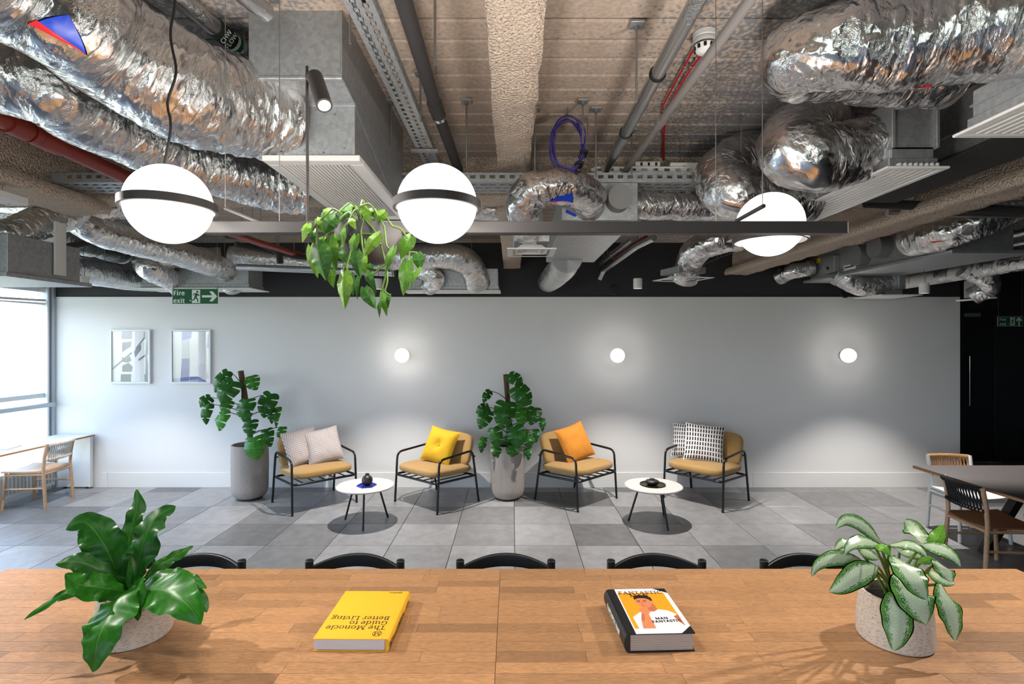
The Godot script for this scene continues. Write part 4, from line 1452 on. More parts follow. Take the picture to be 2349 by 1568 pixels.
	part(ld, "face", span(V(2192, 688, 6.3), V(2288, 684, 5.85), 0.002), M.white_metal)
	part(ld, "neck", span(V(2214, 684, 6.2), V(2245, 640, 6.0), 0.003), M.galv)
	pipe("insulated_pipe", "thin foil pipe above the pale round duct", [[2195, 590, 6.3], [2349, 555, 5.2], [2480, 530, 4.7]], 0.03, M.foil_pipe)
	pipe("insulated_pipe", "foil pipe stub high over the far fan coil unit", [[2240, 560, 5.6], [2349, 530, 5.0], [2460, 505, 4.7]], 0.04, M.foil_pipe)
	pipe("black_cable", "pair of black cables slung towards the third globe lamp", [[1605, 610, 6.2], [1650, 590, 6.0], [1700, 572, 5.8]], 0.01, M.black, {"category": "cable"})
	for h in [[2085, 590, 650, 6.4, "threaded rod holding the far fan coil unit, middle of three"], [2052, 595, 650, 6.7, "threaded rod holding the far fan coil unit, nearest the dark wall"], [2120, 590, 640, 6.1, "threaded rod holding the far fan coil unit, by its round caps"]]:
		hanger(h[0], h[1], h[2], h[3], h[4])


# ---------- lamps ----------
func omni(parent: Node3D, at: Vector3, e: float, size: float, c := Color(1, 0.975, 0.95)) -> void:
	var l := OmniLight3D.new()
	l.name = "lamp_light"
	l.light_energy = e
	l.light_size = size
	l.light_color = c
	l.shadow_enabled = true
	l.omni_range = 20.0
	l.omni_attenuation = 2.0
	parent.add_child(l, true)
	l.position = at


func spot(parent: Node3D, at: Vector3, to: Vector3, e: float, angle: float, size: float, c := Color(1, 0.975, 0.95)) -> void:
	var l := SpotLight3D.new()
	l.name = "lamp_light"
	l.light_energy = e
	l.light_size = size
	l.light_color = c
	l.shadow_enabled = true
	l.spot_range = 20.0
	l.spot_attenuation = 2.0
	l.spot_angle = angle
	l.spot_angle_attenuation = 0.5
	parent.add_child(l, true)
	l.position = at
	var z := -(to - at).normalized()
	var x := Vector3(0, 0, 1).cross(z).normalized() if absf(z.y) > 0.95 else Vector3.UP.cross(z).normalized()
	l.basis = Basis(x, z.cross(x), z)


const BAR_D := 1.6


func lamp_bar() -> void:
	var y := V(0, 523.5, BAR_D).y
	var x0 := V(470, 523, BAR_D).x
	var x1 := V(1937, 523, BAR_D).x
	var t := thing("pendant_lamp_bar", "long dark bar lamp with three ringed glowing globes and a small spotlight", "lamp")
	part(t, "bar", span(Vector3(x0, y - 0.018, -BAR_D - 0.02), Vector3(x1, y + 0.018, -BAR_D + 0.02), 0.002), M.bar)
	M.globe = glow(Color(1, 0.97, 0.94), 1.35)
	for g in [[388, 469, 1.47, 0.110], [1003, 468, 1.47, 0.111], [1766, 515, 1.76, 0.107]]:
		var c := V(g[0], g[1], g[2])
		var s := part(t, "globe", ball(g[3], 0.985, 64, 40), M.globe, T(c))
		var rg := MB.new()
		var R: float = g[3] + 0.003
		rg.add(lathe([[[R, -0.011], [R + 0.008, -0.011]], [[R + 0.008, -0.011], [R + 0.008, 0.011]], [[R + 0.008, 0.011], [R, 0.011]], [[R, 0.011], [R, -0.011]]], 72))
		var yb: float = y - c.y
		if g[2] < BAR_D:
			part(s, "ring", rg.build(), M.bar, T(Vector3(0, -0.004, 0)))
			part(s, "arm", span(Vector3(-0.012, yb - 0.012, -(BAR_D - g[2])), Vector3(0.012, yb + 0.012, -g[3] * 0.97), 0.002), M.bar)
		else:
			part(s, "ring", rg.build(), M.bar, T(Vector3(0, yb, 0)))
		omni(s, Vector3.ZERO, 0.75, 0.1)
	# slanting braces and hanging wires
	var ja := V(517, 478, 1.75)
	part(t, "brace", rod(ja, V(600, 512, BAR_D), 0.006), M.bar)
	var jb := V(1752, 472, 1.42)
	part(t, "brace", rod(jb, V(1690, 506, BAR_D), 0.006), M.bar)
	part(t, "hanging_wire", rod(ja, Vector3(ja.x, CEIL, ja.z), 0.0012, 6), M.steel)
	var q := V(1642, 510, BAR_D)
	part(t, "hanging_wire", rod(q, Vector3(q.x, CEIL, q.z), 0.0012, 6), M.steel)
	q = V(1749, 470, 1.42)
	part(t, "hanging_wire", rod(q, Vector3(q.x, CEIL, q.z), 0.0012, 6), M.steel)
	q = V(641, 510, BAR_D)
	part(t, "hanging_wire", rod(q, Vector3(q.x, CEIL, q.z), 0.0012, 6), M.steel)
	# power cable
	part(t, "power_cable", tube(spline(VS([[376, 382, 1.47], [392, 290, 1.47], [384, 235, 1.47], [404, 165, 1.47], [391, 80, 1.47], [402, -20, 1.47], [398, -310, 1.47]]), 0.02), 0.0035, 8), M.black)
	# spotlight on its upright
	var r0 := V(706, 510, BAR_D)
	var r1 := V(704, 152, BAR_D)
	var sp := part(t, "upright", rod(r0, r1, 0.0045, 10), M.bar)
	var hd := V(722, 176, BAR_D)
	var tip := V(744, 242, BAR_D - 0.06)
	var e := (tip - hd).normalized()
	part(sp, "spot_body", tube(PackedVector3Array([hd, hd + e * 0.004, tip]), 0.024, 32), M.bar)
	part(sp, "spot_knuckle", rod(V(705, 180, BAR_D), hd + e * 0.02, 0.008), M.bar)
	part(sp, "spot_lens", tube(PackedVector3Array([tip, tip + e * 0.001]), 0.018, 24), glow(Color(1, 0.96, 0.9), 1.0))
	spot(sp, tip + e * 0.01, V(1000, 1400, 1.4), 0.9, 35.0, 0.03)
	trailing_plant(t, y)


func down_pendant(label: String, c: Vector3, cord: float, e: float, angle: float, aim := Vector3.DOWN) -> void:
	var t := thing("cylinder_pendant", label, "lamp", c, 0.0, "white cylinder pendants")
	part(t, "shade", lathe([[[0.0, 0.055], [0.044, 0.055]], [[0.044, 0.055], [0.0475, 0.05], [0.0475, -0.055]], [[0.0475, -0.055], [0.043, -0.055]], [[0.043, -0.055], [0.043, -0.035]]], 36), M.white)
	part(t, "lens", lathe([[[0.043, -0.046], [0.0, -0.046]]], 36), glow(Color(1, 0.95, 0.88), 1.6))
	part(t, "cord", tube(spline(PackedVector3Array([Vector3(0, 0.05, 0), Vector3(0.012, 0.10, 0), Vector3(0, 0.18, 0), Vector3(0.0, 0.3, 0), Vector3(0, CEIL - c.y, 0)]), 0.03), 0.0022, 6), M.black)
	part(t, "canopy", disc(0.04, 0.02, 0.003), M.white, T(Vector3(0, CEIL - c.y - 0.02, 0)))
	spot(t, Vector3(0, -0.06, 0), Vector3(0, -0.06, 0) + aim, e, angle, 0.02)


func fittings() -> void:
	# four downlights over the seating and the aisle ends
	down_pendant("white cylinder pendant hanging near the window end", V(192, 645, 5.71), 0.3, 6.0, 43.0)
	down_pendant("white cylinder pendant glimpsed through the trailing plant", V(866, 651, 5.71), 0.3, 8.8, 43.0)
	down_pendant("white cylinder pendant alone on the dark band between two diffusers", V(1463, 650, 5.71), 0.3, 8.8, 43.0)
	down_pendant("white cylinder pendant under the pale round duct", V(2120, 661, 5.71), 0.3, 8.8, 43.0)
	# two more over the ends of the high table, beyond the frame
	down_pendant("white cylinder pendant past the window end of the high table", Vector3(-2.55, 2.75, -1.95), 0.3, 6.0, 42.0, Vector3(0.85, -1, 0.2))
	down_pendant("white cylinder pendant past the dark end of the high table", Vector3(2.55, 2.75, -1.95), 0.3, 5.5, 42.0, Vector3(-0.85, -1, 0.2))
	# wall globes
	for k in 3:
		var p := V([923, 1416, 1944][k], 815, 6.97)
		var t := thing("wall_globe", ["glowing wall globe above the yellow and grey cushions", "glowing wall globe between the orange and striped cushions", "glowing wall globe alone near the dark door"][k], "lamp", Vector3(p.x, p.y, -WALL), 0.0, "globes on the light wall")
		part(t, "base", disc(0.055, 0.05, 0.004), M.galv, T(Vector3.ZERO, rot(90, 0, 0)))
		var g := part(t, "globe", ball(0.095, 1.0, 48, 30), M.globe, T(Vector3(0, 0, 0.125)))
		omni(g, Vector3.ZERO, 0.17, 0.085)
	# strip light by the window
	var sl := thing("strip_light", "slim lit tube hanging in front of the window", "lamp")
	var a := V(-120, 676, 5.5)
	var b := V(104, 692, 6.3)
	b.y = a.y
	part(sl, "profile", tube(PackedVector3Array([a, b]), 0.018, 16), M.white)
	part(sl, "diffuser", tube(PackedVector3Array([a + Vector3(0, -0.008, 0), b + Vector3(0, -0.008, 0)]), 0.015, 16), glow(Color(1, 0.97, 0.93), 1.5))
	part(sl, "wire", rod(b.lerp(a, 0.1), Vector3(b.x, CEIL, b.z), 0.0015), M.steel)
	var al := AreaLight3D.new()
	al.name = "lamp_light"
	al.area_size = Vector2(1.3, 0.03)
	al.light_energy = 0.5
	al.shadow_enabled = true
	sl.add_child(al)
	al.position = (a + b) / 2 + Vector3(0, -0.03, 0)
	al.basis = Basis(Vector3.UP, atan2(-(b - a).z, (b - a).x)) * rot(-90, 0, 0)
	exit_signs()
	pictures()


func exit_signs() -> void:
	# hanging sign
	var d := 4.8
	var lo := V(395, 698, d)
	var hi := V(502, 661, d)
	var c := (lo + hi) / 2
	var w := hi.x - lo.x
	var h := hi.y - lo.y
	var t := thing("exit_sign", "green hanging fire exit sign with a running figure and arrow", "sign", c)
	part(t, "panel", box(Vector3(w, h, 0.008), 0.002), M.sign_white)
	part(t, "face", box(Vector3(w - 0.012, h - 0.012, 0.002), 0.0), M.green_sign, T(Vector3(0, 0, 0.0045)))
	part(t, "lettering", text_mesh("Fire", 0.042, ["Droid Sans", "bold"]), M.sign_white, T(Vector3(-w * 0.345, h * 0.2, 0.006)))
	part(t, "lettering", text_mesh("exit", 0.042, ["Droid Sans", "bold"]), M.sign_white, T(Vector3(-w * 0.345, -h * 0.27, 0.006)))
	running_man(t, Vector3(w * 0.0, 0, 0.0056), h * 0.82)
	arrow(t, Vector3(w * 0.31, 0, 0.0056), h * 0.62, 0.0)
	for s in [-0.47, 0.47]:
		part(t, "hanging_wire", rod(Vector3(w * s, h / 2, 0), Vector3(w * s, CEIL - c.y, 0), 0.0012, 6), M.steel)
		part(t, "clip", box(Vector3(0.014, 0.024, 0.014), 0.002), M.steel, T(Vector3(w * s, h / 2 + 0.008, 0)))
	# sign by the dark door
	d = 8.3
	c = V(2317, 737, d)
	w = V(2346, 737, d).x - V(2288, 737, d).x
	h = V(0, 726, d).y - V(0, 748, d).y
	var t2 := thing("exit_sign", "dim green fire exit sign beside the dark door", "sign", c)
	part(t2, "panel", box(Vector3(w, h, 0.01), 0.002), M.sign_white)
	part(t2, "face", box(Vector3(w - 0.012, h - 0.012, 0.002)), M.green_sign, T(Vector3(0, 0, 0.0055)))
	part(t2, "lettering", text_mesh("Fire", 0.042, ["Droid Sans", "bold"]), M.sign_white, T(Vector3(-w * 0.30, h * 0.2, 0.007)))
	part(t2, "lettering", text_mesh("exit", 0.042, ["Droid Sans", "bold"]), M.sign_white, T(Vector3(-w * 0.30, -h * 0.27, 0.007)))
	running_man(t2, Vector3(w * 0.06, 0, 0.0066), h * 0.8)
	arrow(t2, Vector3(w * 0.34, 0, 0.0066), h * 0.6, PI / 2)
	for s in [-0.47, 0.47]:
		part(t2, "hanging_wire", rod(Vector3(w * s, h / 2, 0), Vector3(w * s, CEIL - c.y, 0), 0.0015, 6), M.steel)


func running_man(t: Node3D, at: Vector3, h: float) -> void:
	# white doorway with a green figure leaving through it
	var b := MB.new()
	b.box(Vector3(h * 0.07, 0, 0), Vector3(h * 0.62, h, 0.0012))
	part(t, "doorway", b.build(), M.sign_white, T(at))
	var f := MB.new()
	var z := 0.001
	var limb := func(x0: float, y0: float, x1: float, y1: float, w: float) -> void:
		var p := Vector2(x0, y0) * h
		var q := Vector2(x1, y1) * h
		var s := (q - p).orthogonal().normalized() * w * h * 0.5
		f.prism(PackedVector2Array([p + s, q + s, q - s, p - s]), 0.0006, T(Vector3(0, 0, z)))
	limb.call(0.12, 0.20, 0.02, -0.08, 0.17)
	limb.call(0.13, 0.19, -0.05, 0.20, 0.08)
	limb.call(-0.05, 0.20, -0.14, 0.08, 0.07)
	limb.call(0.14, 0.19, 0.24, 0.06, 0.08)
	limb.call(0.24, 0.06, 0.34, 0.12, 0.07)
	limb.call(0.03, -0.08, 0.18, -0.20, 0.10)
	limb.call(0.18, -0.20, 0.20, -0.42, 0.09)
	limb.call(0.00, -0.08, -0.10, -0.28, 0.10)
	limb.call(-0.10, -0.28, -0.33, -0.30, 0.08)
	var hd := PackedVector2Array()
	for i in 14:
		hd.append(Vector2(0.17 + 0.085 * cos(TAU * i / 14), 0.34 + 0.085 * sin(TAU * i / 14)) * h)
	f.prism(hd, 0.0006, T(Vector3(0, 0, z)))
	part(t, "figure", f.build(), M.green_sign, T(at))
	var g := MB.new()
	g.prism(PackedVector2Array([Vector2(-0.24, -0.5) * h, Vector2(-0.24, -0.36) * h, Vector2(-0.42, -0.36) * h, Vector2(-0.42, -0.28) * h, Vector2(-0.24, -0.26) * h]), 0.0006, T(Vector3(0, 0, 0.0002)))
	part(t, "trailing_leg", g.build(), M.sign_white, T(at))


func arrow(t: Node3D, at: Vector3, h: float, turn: float) -> void:
	var b := MB.new()
	var p := PackedVector2Array()
	for q in [[-0.75, -0.11], [0.25, -0.11], [-0.02, -0.5], [0.3, -0.5], [0.75, 0.0], [0.3, 0.5], [-0.02, 0.5], [0.25, 0.11], [-0.75, 0.11]]:
		p.append(Vector2(q[0], q[1]) * h)
	b.prism(p, 0.0012)
	part(t, "arrow", b.build(), M.sign_white, Transform3D(Basis(Vector3(0, 0, 1), turn), at))


func blob(im: Image, pts: Array, c: Color) -> void:
	# filled outline, corners as shares of the picture
	var w := im.get_width()
	var h := im.get_height()
	var poly := PackedVector2Array()
	for p in pts:
		poly.append(Vector2(p[0] * w, p[1] * h))
	for y in h:
		var xs := []
		for i in poly.size():
			var a := poly[i]
			var b := poly[(i + 1) % poly.size()]
			if (a.y <= y) != (b.y <= y):
				xs.append(a.x + (y - a.y) / (b.y - a.y) * (b.x - a.x))
		xs.sort()
		for k in range(0, xs.size() - 1, 2):
			var x0 := clampi(int(xs[k]), 0, w)
			var x1 := clampi(int(xs[k + 1]), 0, w)
			if x1 > x0:
				im.fill_rect(Rect2i(x0, y, x1 - x0, 1), c)


func print_mat(im: Image, rough := 0.5) -> StandardMaterial3D:
	var m := mat(Color.WHITE, rough)
	m.albedo_texture = ImageTexture.create_from_image(im)
	m.texture_repeat = false
	return m


func sheet(w: float, h: float) -> ArrayMesh:
	# upright sheet facing +z, picture the right way up
	var b := MB.new()
	b.quad(Vector3(-w / 2, h / 2, 0), Vector3(w / 2, h / 2, 0), Vector3(w / 2, -h / 2, 0), Vector3(-w / 2, -h / 2, 0))
	return b.build()


func pictures() -> void:
	for k in 2:
		var c := V([299.5, 438][k], 817.5, WALL - 0.02)
		c.z = -WALL
		var w := 0.54
		var h := 0.725
		var t := thing("framed_picture", ["white framed abstract print with dark grey cut-out shapes", "white framed abstract print with blue blocks"][k], "picture", c)
		var f := MB.new()
		for s in [-1.0, 1.0]:
			f.box(Vector3(s * (w / 2 - 0.012), 0, 0.018), Vector3(0.024, h, 0.036), 0.002)
			f.box(Vector3(0, s * (h / 2 - 0.012), 0.018), Vector3(w - 0.048, 0.024, 0.036), 0.002)
		part(t, "frame", f.build(), M.frame_white)
		var im := Image.create(256, 344, false, Image.FORMAT_RGB8)
		im.fill(Color(0.84, 0.83, 0.82))
		if k == 0:
			var g := Color(0.17, 0.20, 0.24)
			blob(im, [[0.24, 0.0], [0.54, 0.0], [0.50, 1.0], [0.22, 1.0]], g)
			blob(im, [[0.86, 0.0], [0.98, 0.0], [0.99, 0.25], [0.95, 0.5], [1.0, 0.78], [1.0, 1.0], [0.88, 1.0], [0.84, 0.5]], g)
			blob(im, [[0.14, 0.15], [0.9, 0.15], [0.9, 0.85], [0.14, 0.85]], Color(0.84, 0.83, 0.82))
			blob(im, [[0.26, 0.22], [0.52, 0.19], [0.50, 0.30], [0.32, 0.38], [0.26, 0.42]], g)
			blob(im, [[0.25, 0.50], [0.36, 0.55], [0.46, 0.48], [0.52, 0.58], [0.40, 0.62], [0.26, 0.60]], g)
			blob(im, [[0.26, 0.68], [0.44, 0.62], [0.55, 0.70], [0.52, 0.80], [0.26, 0.80]], g)
			blob(im, [[0.58, 0.40], [0.78, 0.24], [0.78, 0.36], [0.62, 0.52]], g)
			blob(im, [[0.0, 0.72], [0.52, 0.40], [0.54, 0.43], [0.0, 0.76]], g)
			blob(im, [[0.62, 0.33], [0.92, 0.06], [0.94, 0.08], [0.64, 0.36]], g)
			blob(im, [[0.70, 0.55], [1.0, 0.40], [1.0, 0.44], [0.72, 0.59]], g)
		else:
			var g := Color(0.15, 0.17, 0.56)
			blob(im, [[0.24, 0.0], [0.52, 0.0], [0.50, 0.12], [0.32, 0.20], [0.24, 0.18]], g)
			blob(im, [[0.24, 0.18], [0.46, 0.14], [0.46, 0.54], [0.24, 0.54]], Color(0.68, 0.68, 0.70))
			blob(im, [[0.24, 0.54], [0.46, 0.54], [0.44, 1.0], [0.2, 1.0]], g)
			blob(im, [[0.95, 0.04], [1.0, 0.04], [1.0, 0.38], [0.94, 0.3]], g)
			blob(im, [[0.45, 0.9], [0.7, 0.9], [0.95, 1.0], [0.45, 1.0]], g)
			blob(im, [[0.65, 0.7], [0.8, 0.62], [1.0, 0.66], [1.0, 0.98], [0.8, 0.95], [0.68, 0.86]], Color(0.80, 0.78, 0.77))
		part(t, "print", sheet(w - 0.05, h - 0.05), print_mat(im), T(Vector3(0, 0, 0.012)))
		part(t, "glazing", box(Vector3(w - 0.05, h - 0.05, 0.002)), M.glass, T(Vector3(0, 0, 0.024)))


# ---------- seating by the wall ----------
func armchair(label: String, at: Vector3, turn: float) -> Node3D:
	# front is +z
	var t := thing("lounge_chair", label, "chair", at, turn)
	var r := 0.0135
	for s in [-1.0, 1.0]:
		var x: float = s * 0.385
		var side := PackedVector3Array([Vector3(x, 0.004, 0.335), Vector3(x * 0.985, 0.605, 0.30), Vector3(x * 0.985, 0.64, -0.24), Vector3(x, 0.004, -0.345)])
		part(t, "side_frame", tube(rounded(side, 0.075, 6), r, 12), M.black_gloss)
		for z in [0.335, -0.345]:
			part(t, "foot", rod(Vector3(x, 0.0, z), Vector3(x, 0.008, z), r + 0.001, 10), M.black)
	var ring := PackedVector3Array([Vector3(0, 0.345, 0.345), Vector3(0.372, 0.345, 0.345), Vector3(0.372, 0.325, -0.30), Vector3(-0.372, 0.325, -0.30), Vector3(-0.372, 0.345, 0.345), Vector3(0, 0.345, 0.345)])
	part(t, "seat_ring", tube(rounded(ring, 0.06, 6), r, 12), M.black_gloss)
	for k in 5:
		part(t, "slat", rod(Vector3(-0.25 + 0.125 * k, 0.345, 0.345), Vector3(-0.25 + 0.125 * k, 0.326, -0.30), 0.007, 8), M.black_gloss)
	part(t, "back_rail", tube(rounded(PackedVector3Array([Vector3(-0.378, 0.56, -0.28), Vector3(-0.30, 0.55, -0.345), Vector3(0.30, 0.55, -0.345), Vector3(0.378, 0.56, -0.28)]), 0.05), 0.010, 10), M.black_gloss)
	part(t, "seat_cushion", superpad(0.362, 0.066, 0.345, 0.62, 0.40), M.ochre, T(Vector3(0, 0.425, 0.025), rot(-2.5, 0, 0)))
	part(t, "back_cushion", superpad(0.345, 0.062, 0.205, 0.62, 0.42), M.ochre, T(Vector3(0, 0.625, -0.255), rot(76, 0, 0)))
	part(t, "care_tag", box(Vector3(0.004, 0.018, 0.03)), M.black, T(Vector3(0.358, 0.425, 0.12)))
	return t


func pillow(called: String, label: String, w: float, h: float, th: float, m: Material, xf: Transform3D, group := "", piping: Material = null, tuft := false) -> Node3D:
	var t := thing(called, label, "cushion", Vector3.ZERO, 0.0, group)
	t.transform = xf
	var n := 22
	var nz := noise(FastNoiseLite.TYPE_SIMPLEX_SMOOTH, 7.0, 2, 5 + used.get(called, 0))
	for s in [1.0, -1.0]:
		var rows := []
		for i in n + 1:
			var row := PackedVector3Array()
			for j in n + 1:
				var u := 2.0 * j / n - 1.0
				var v := 1.0 - 2.0 * i / n
				var k := pow(maxf(0.0, (1.0 - pow(absf(u), 3.2)) * (1.0 - pow(absf(v), 3.2))), 0.62)
				var px := u * w / 2 * (1.0 - 0.07 * (1.0 - v * v))
				var py := v * h / 2 * (1.0 - 0.07 * (1.0 - u * u))
				var z: float = th / 2 * k + nz.get_noise_3d(px, py, s) * 0.010 * k
				if tuft:
					z -= 0.045 * exp(-(u * u + v * v) * 14.0)
				row.append(Vector3(px, py, s * z))
			if s < 0:
				row.reverse()
			rows.append(row)
		part(t, "front_cover" if s > 0 else "back_cover", grid(rows), m)
	if tuft:
		part(t, "button", ball(0.016, 0.5, 16, 10), m, T(Vector3(0, 0, th / 2 - 0.04), rot(90, 0, 0)))
	return t


func cushion_print(kind: int) -> StandardMaterial3D:
	var im := Image.create(512, 512, false, Image.FORMAT_RGB8)
	if kind == 0:
		# white with rows of short black upright bars
		im.fill(Color(0.82, 0.81, 0.80))
		for r in 8:
			for c in 14:
				im.fill_rect(Rect2i(14 + c * 36, 12 + r * 63, 17, 47), Color(0.06, 0.06, 0.07))
	else:
		# taupe broken zigzag on white
		im.fill(Color(0.73, 0.70, 0.69))
		var g := Color(0.36, 0.32, 0.31)
		for r in 18:
			for c in 22:
				var x := c * 24 + (12 if r % 2 else 0)
				var y := r * 29
				for q in 12:
					im.fill_rect(Rect2i(x + q, y + (q if q < 6 else 12 - q) * 2, 4, 5), g)
				im.fill_rect(Rect2i(x + 4, y + 16, 3, 9), g)
				im.fill_rect(Rect2i(x + 12, y + 18, 8, 3), g)
	var m := mat(Color.WHITE, 0.9)
	m.albedo_texture = ImageTexture.create_from_image(im)
	return m


func on_chair(at: Vector3, turn: float, p: Vector3, tilt: float, yaw: float, roll: float) -> Transform3D:
	var b := Basis(Vector3.UP, turn)
	return Transform3D(b * Basis(Vector3.UP, deg_to_rad(yaw)) * rot(tilt, 0, 0) * Basis(Vector3(0, 0, 1), deg_to_rad(roll)), at + b * p)


func side_table(label: String, at: Vector3, turn: float) -> void:
	var t := thing("side_table", label, "table", at, turn)
	part(t, "table_top", lathe([[[0.0, 0.407], [0.302, 0.407]], [[0.302, 0.407], [0.309, 0.402], [0.309, 0.396]], [[0.309, 0.396], [0.285, 0.382]], [[0.285, 0.382], [0.0, 0.382]]], 72), M.stone_top)
	for k in 3:
		var a := deg_to_rad([20.0, 140.0, 260.0][k]) + 0.35
		var d := Vector3(cos(a), 0, -sin(a))
		part(t, "leg", rod(d * 0.265 + Vector3(0, 0.0, 0), d * 0.15 + Vector3(0, 0.384, 0), 0.011, 12), M.black)


func lounge() -> void:
	var c := [[-2.41, -6.40, 42.0], [-0.928, -6.45, -40.0], [0.803, -6.55, 44.0], [2.413, -6.53, -48.0]]
	var names := ["ochre armchair holding two grey patterned cushions", "ochre armchair holding a buttoned yellow cushion", "ochre armchair holding a plain orange cushion", "ochre armchair holding two black and white cushions"]
	var at := []
	for k in 4:
		at.append(Vector3(c[k][0], 0, c[k][1]))
		armchair(names[k], at[k], deg_to_rad(c[k][2]))
	var zig := cushion_print(1)
	var bars := cushion_print(0)
	var tn := func(k: int) -> float: return deg_to_rad(c[k][2])
	pillow("scatter_cushion", "grey patterned cushion half hidden behind its twin", 0.44, 0.44, 0.15, zig, on_chair(at[0], tn.call(0), Vector3(-0.13, 0.69, -0.06), -22, 4, 6), "grey patterned cushions")
	pillow("scatter_cushion", "grey patterned cushion in front of its twin", 0.44, 0.44, 0.15, zig, on_chair(at[0], tn.call(0), Vector3(0.10, 0.685, 0.02), -24, -8, 8), "grey patterned cushions")
	pillow("scatter_cushion", "bright yellow cushion with a sunken button", 0.44, 0.44, 0.17, M.yellow_cloth, on_chair(at[1], tn.call(1), Vector3(0.03, 0.685, -0.03), -26, 14, -8), "", null, true)
	pillow("scatter_cushion", "plain orange velvet cushion tilted on one corner", 0.46, 0.46, 0.15, M.orange_cloth, on_chair(at[2], tn.call(2), Vector3(0.0, 0.70, -0.02), -24, -14, 12))
	pillow("scatter_cushion", "white cushion with black bars, partly behind another", 0.44, 0.44, 0.14, bars, on_chair(at[3], tn.call(3), Vector3(-0.26, 0.69, -0.06), -18, 14, 2), "black and white cushions")
	pillow("scatter_cushion", "white cushion with black bars standing in front", 0.47, 0.47, 0.15, bars, on_chair(at[3], tn.call(3), Vector3(-0.02, 0.70, 0.0), -20, 30, -4), "black and white cushions")
	side_table("round pale side table with a black vase on a blue tray", Vector3(-1.594, 0, -5.70), 0.0)
	side_table("round pale side table with a flat dark bowl on a bronze tray", Vector3(1.538, 0, -5.70), 0.15)
	var y := 0.407
	var hx := MB.new()
	var poly := PackedVector2Array()
	var inner := PackedVector2Array()
	for k in 6:
		poly.append(Vector2(cos(TAU * k / 6), sin(TAU * k / 6)) * 0.105)
		inner.append(Vector2(cos(TAU * k / 6), sin(TAU * k / 6)) * 0.095)
	var flat := Transform3D(rot(-90, 0, 0), Vector3.ZERO)
	hx.prism(poly, 0.004, flat)
	for k in 6:
		var p := poly[k]
		var q := poly[(k + 1) % 6]
		var p2 := inner[k]
		var q2 := inner[(k + 1) % 6]
		hx.prism(PackedVector2Array([p, q, q2, p2]), 0.014, flat)
	var tr := thing("tray", "small blue six-sided tray under the black vase", "tray", Vector3(-1.57, y, -5.66), 0.3)
	part(tr, "dish", hx.build(), M.blue)
	var vs := thing("vase", "round black vase with a short neck on the blue tray", "vase", Vector3(-1.565, y + 0.0045, -5.665))
	var pr := []
	for i in 21:
		var a := PI * (0.12 + 0.74 * i / 20.0) - PI / 2
		pr.append([0.058 * cos(a), 0.056 + 0.058 * sin(a)])
	part(vs, "body", lathe([[[0.0, 0.0], [0.021, 0.0]], pr], 40), M.clay)
	part(vs, "neck", lathe([[[0.022, 0.108], [0.021, 0.118], [0.024, 0.127]], [[0.024, 0.127], [0.016, 0.127], [0.015, 0.11], [0.0, 0.108]]], 32), M.clay)
	var tr2 := thing("tray", "round bronze tray under the flat dark bowl", "tray", Vector3(1.53, y, -5.70))
	part(tr2, "dish", lathe([[[0.0, 0.004], [0.125, 0.004], [0.134, 0.012]], [[0.134, 0.012], [0.138, 0.012]], [[0.138, 0.012], [0.128, 0.0]], [[0.128, 0.0], [0.0, 0.0]]], 56), M.bronze)
	var bw := thing("bowl", "flat dark clay bowl with a button lid on the bronze tray", "bowl", Vector3(1.525, y + 0.0045, -5.70))
	part(bw, "body", lathe([[[0.0, 0.0], [0.04, 0.0], [0.062, 0.012], [0.075, 0.03], [0.068, 0.044], [0.045, 0.053], [0.0, 0.056]]], 44), M.clay)
	part(bw, "lid_knob", lathe([[[0.026, 0.053], [0.028, 0.060], [0.024, 0.066], [0.0, 0.068]]], 32), M.clay)
	# tall planters
	planter("tall pale concrete planter with a climbing plant near the pictures", Vector3(-3.30, 0, -6.6), 0.218, 0.677)
	planter("tall pale concrete planter with a climbing plant between the armchairs", Vector3(-0.056, 0, -6.6), 0.218, 0.677)
	climbing_plants()


func planter(label: String, at: Vector3, r: float, h: float) -> void:
	var t := thing("planter", label, "planter", at)
	part(t, "base", disc(r * 0.68, 0.02, 0.003), M.black)
	var out := []
	for i in 13:
		var a := PI / 2 * i / 12.0
		out.append([r * 0.66 + r * 0.32 * sin(a), 0.018 + 0.13 * (1.0 - cos(a))])
	out.append([r, h * 0.6])
	out.append([r * 0.985, h])
	part(t, "pot", lathe([out, [[r * 0.985, h], [r * 0.90, h]], [[r * 0.90, h], [r * 0.89, h - 0.06]]], 64), M.concrete)
	part(t, "soil", lathe([[[r * 0.92, h - 0.05], [r * 0.5, h - 0.035], [0.0, h - 0.03]]], 32), M.soil)


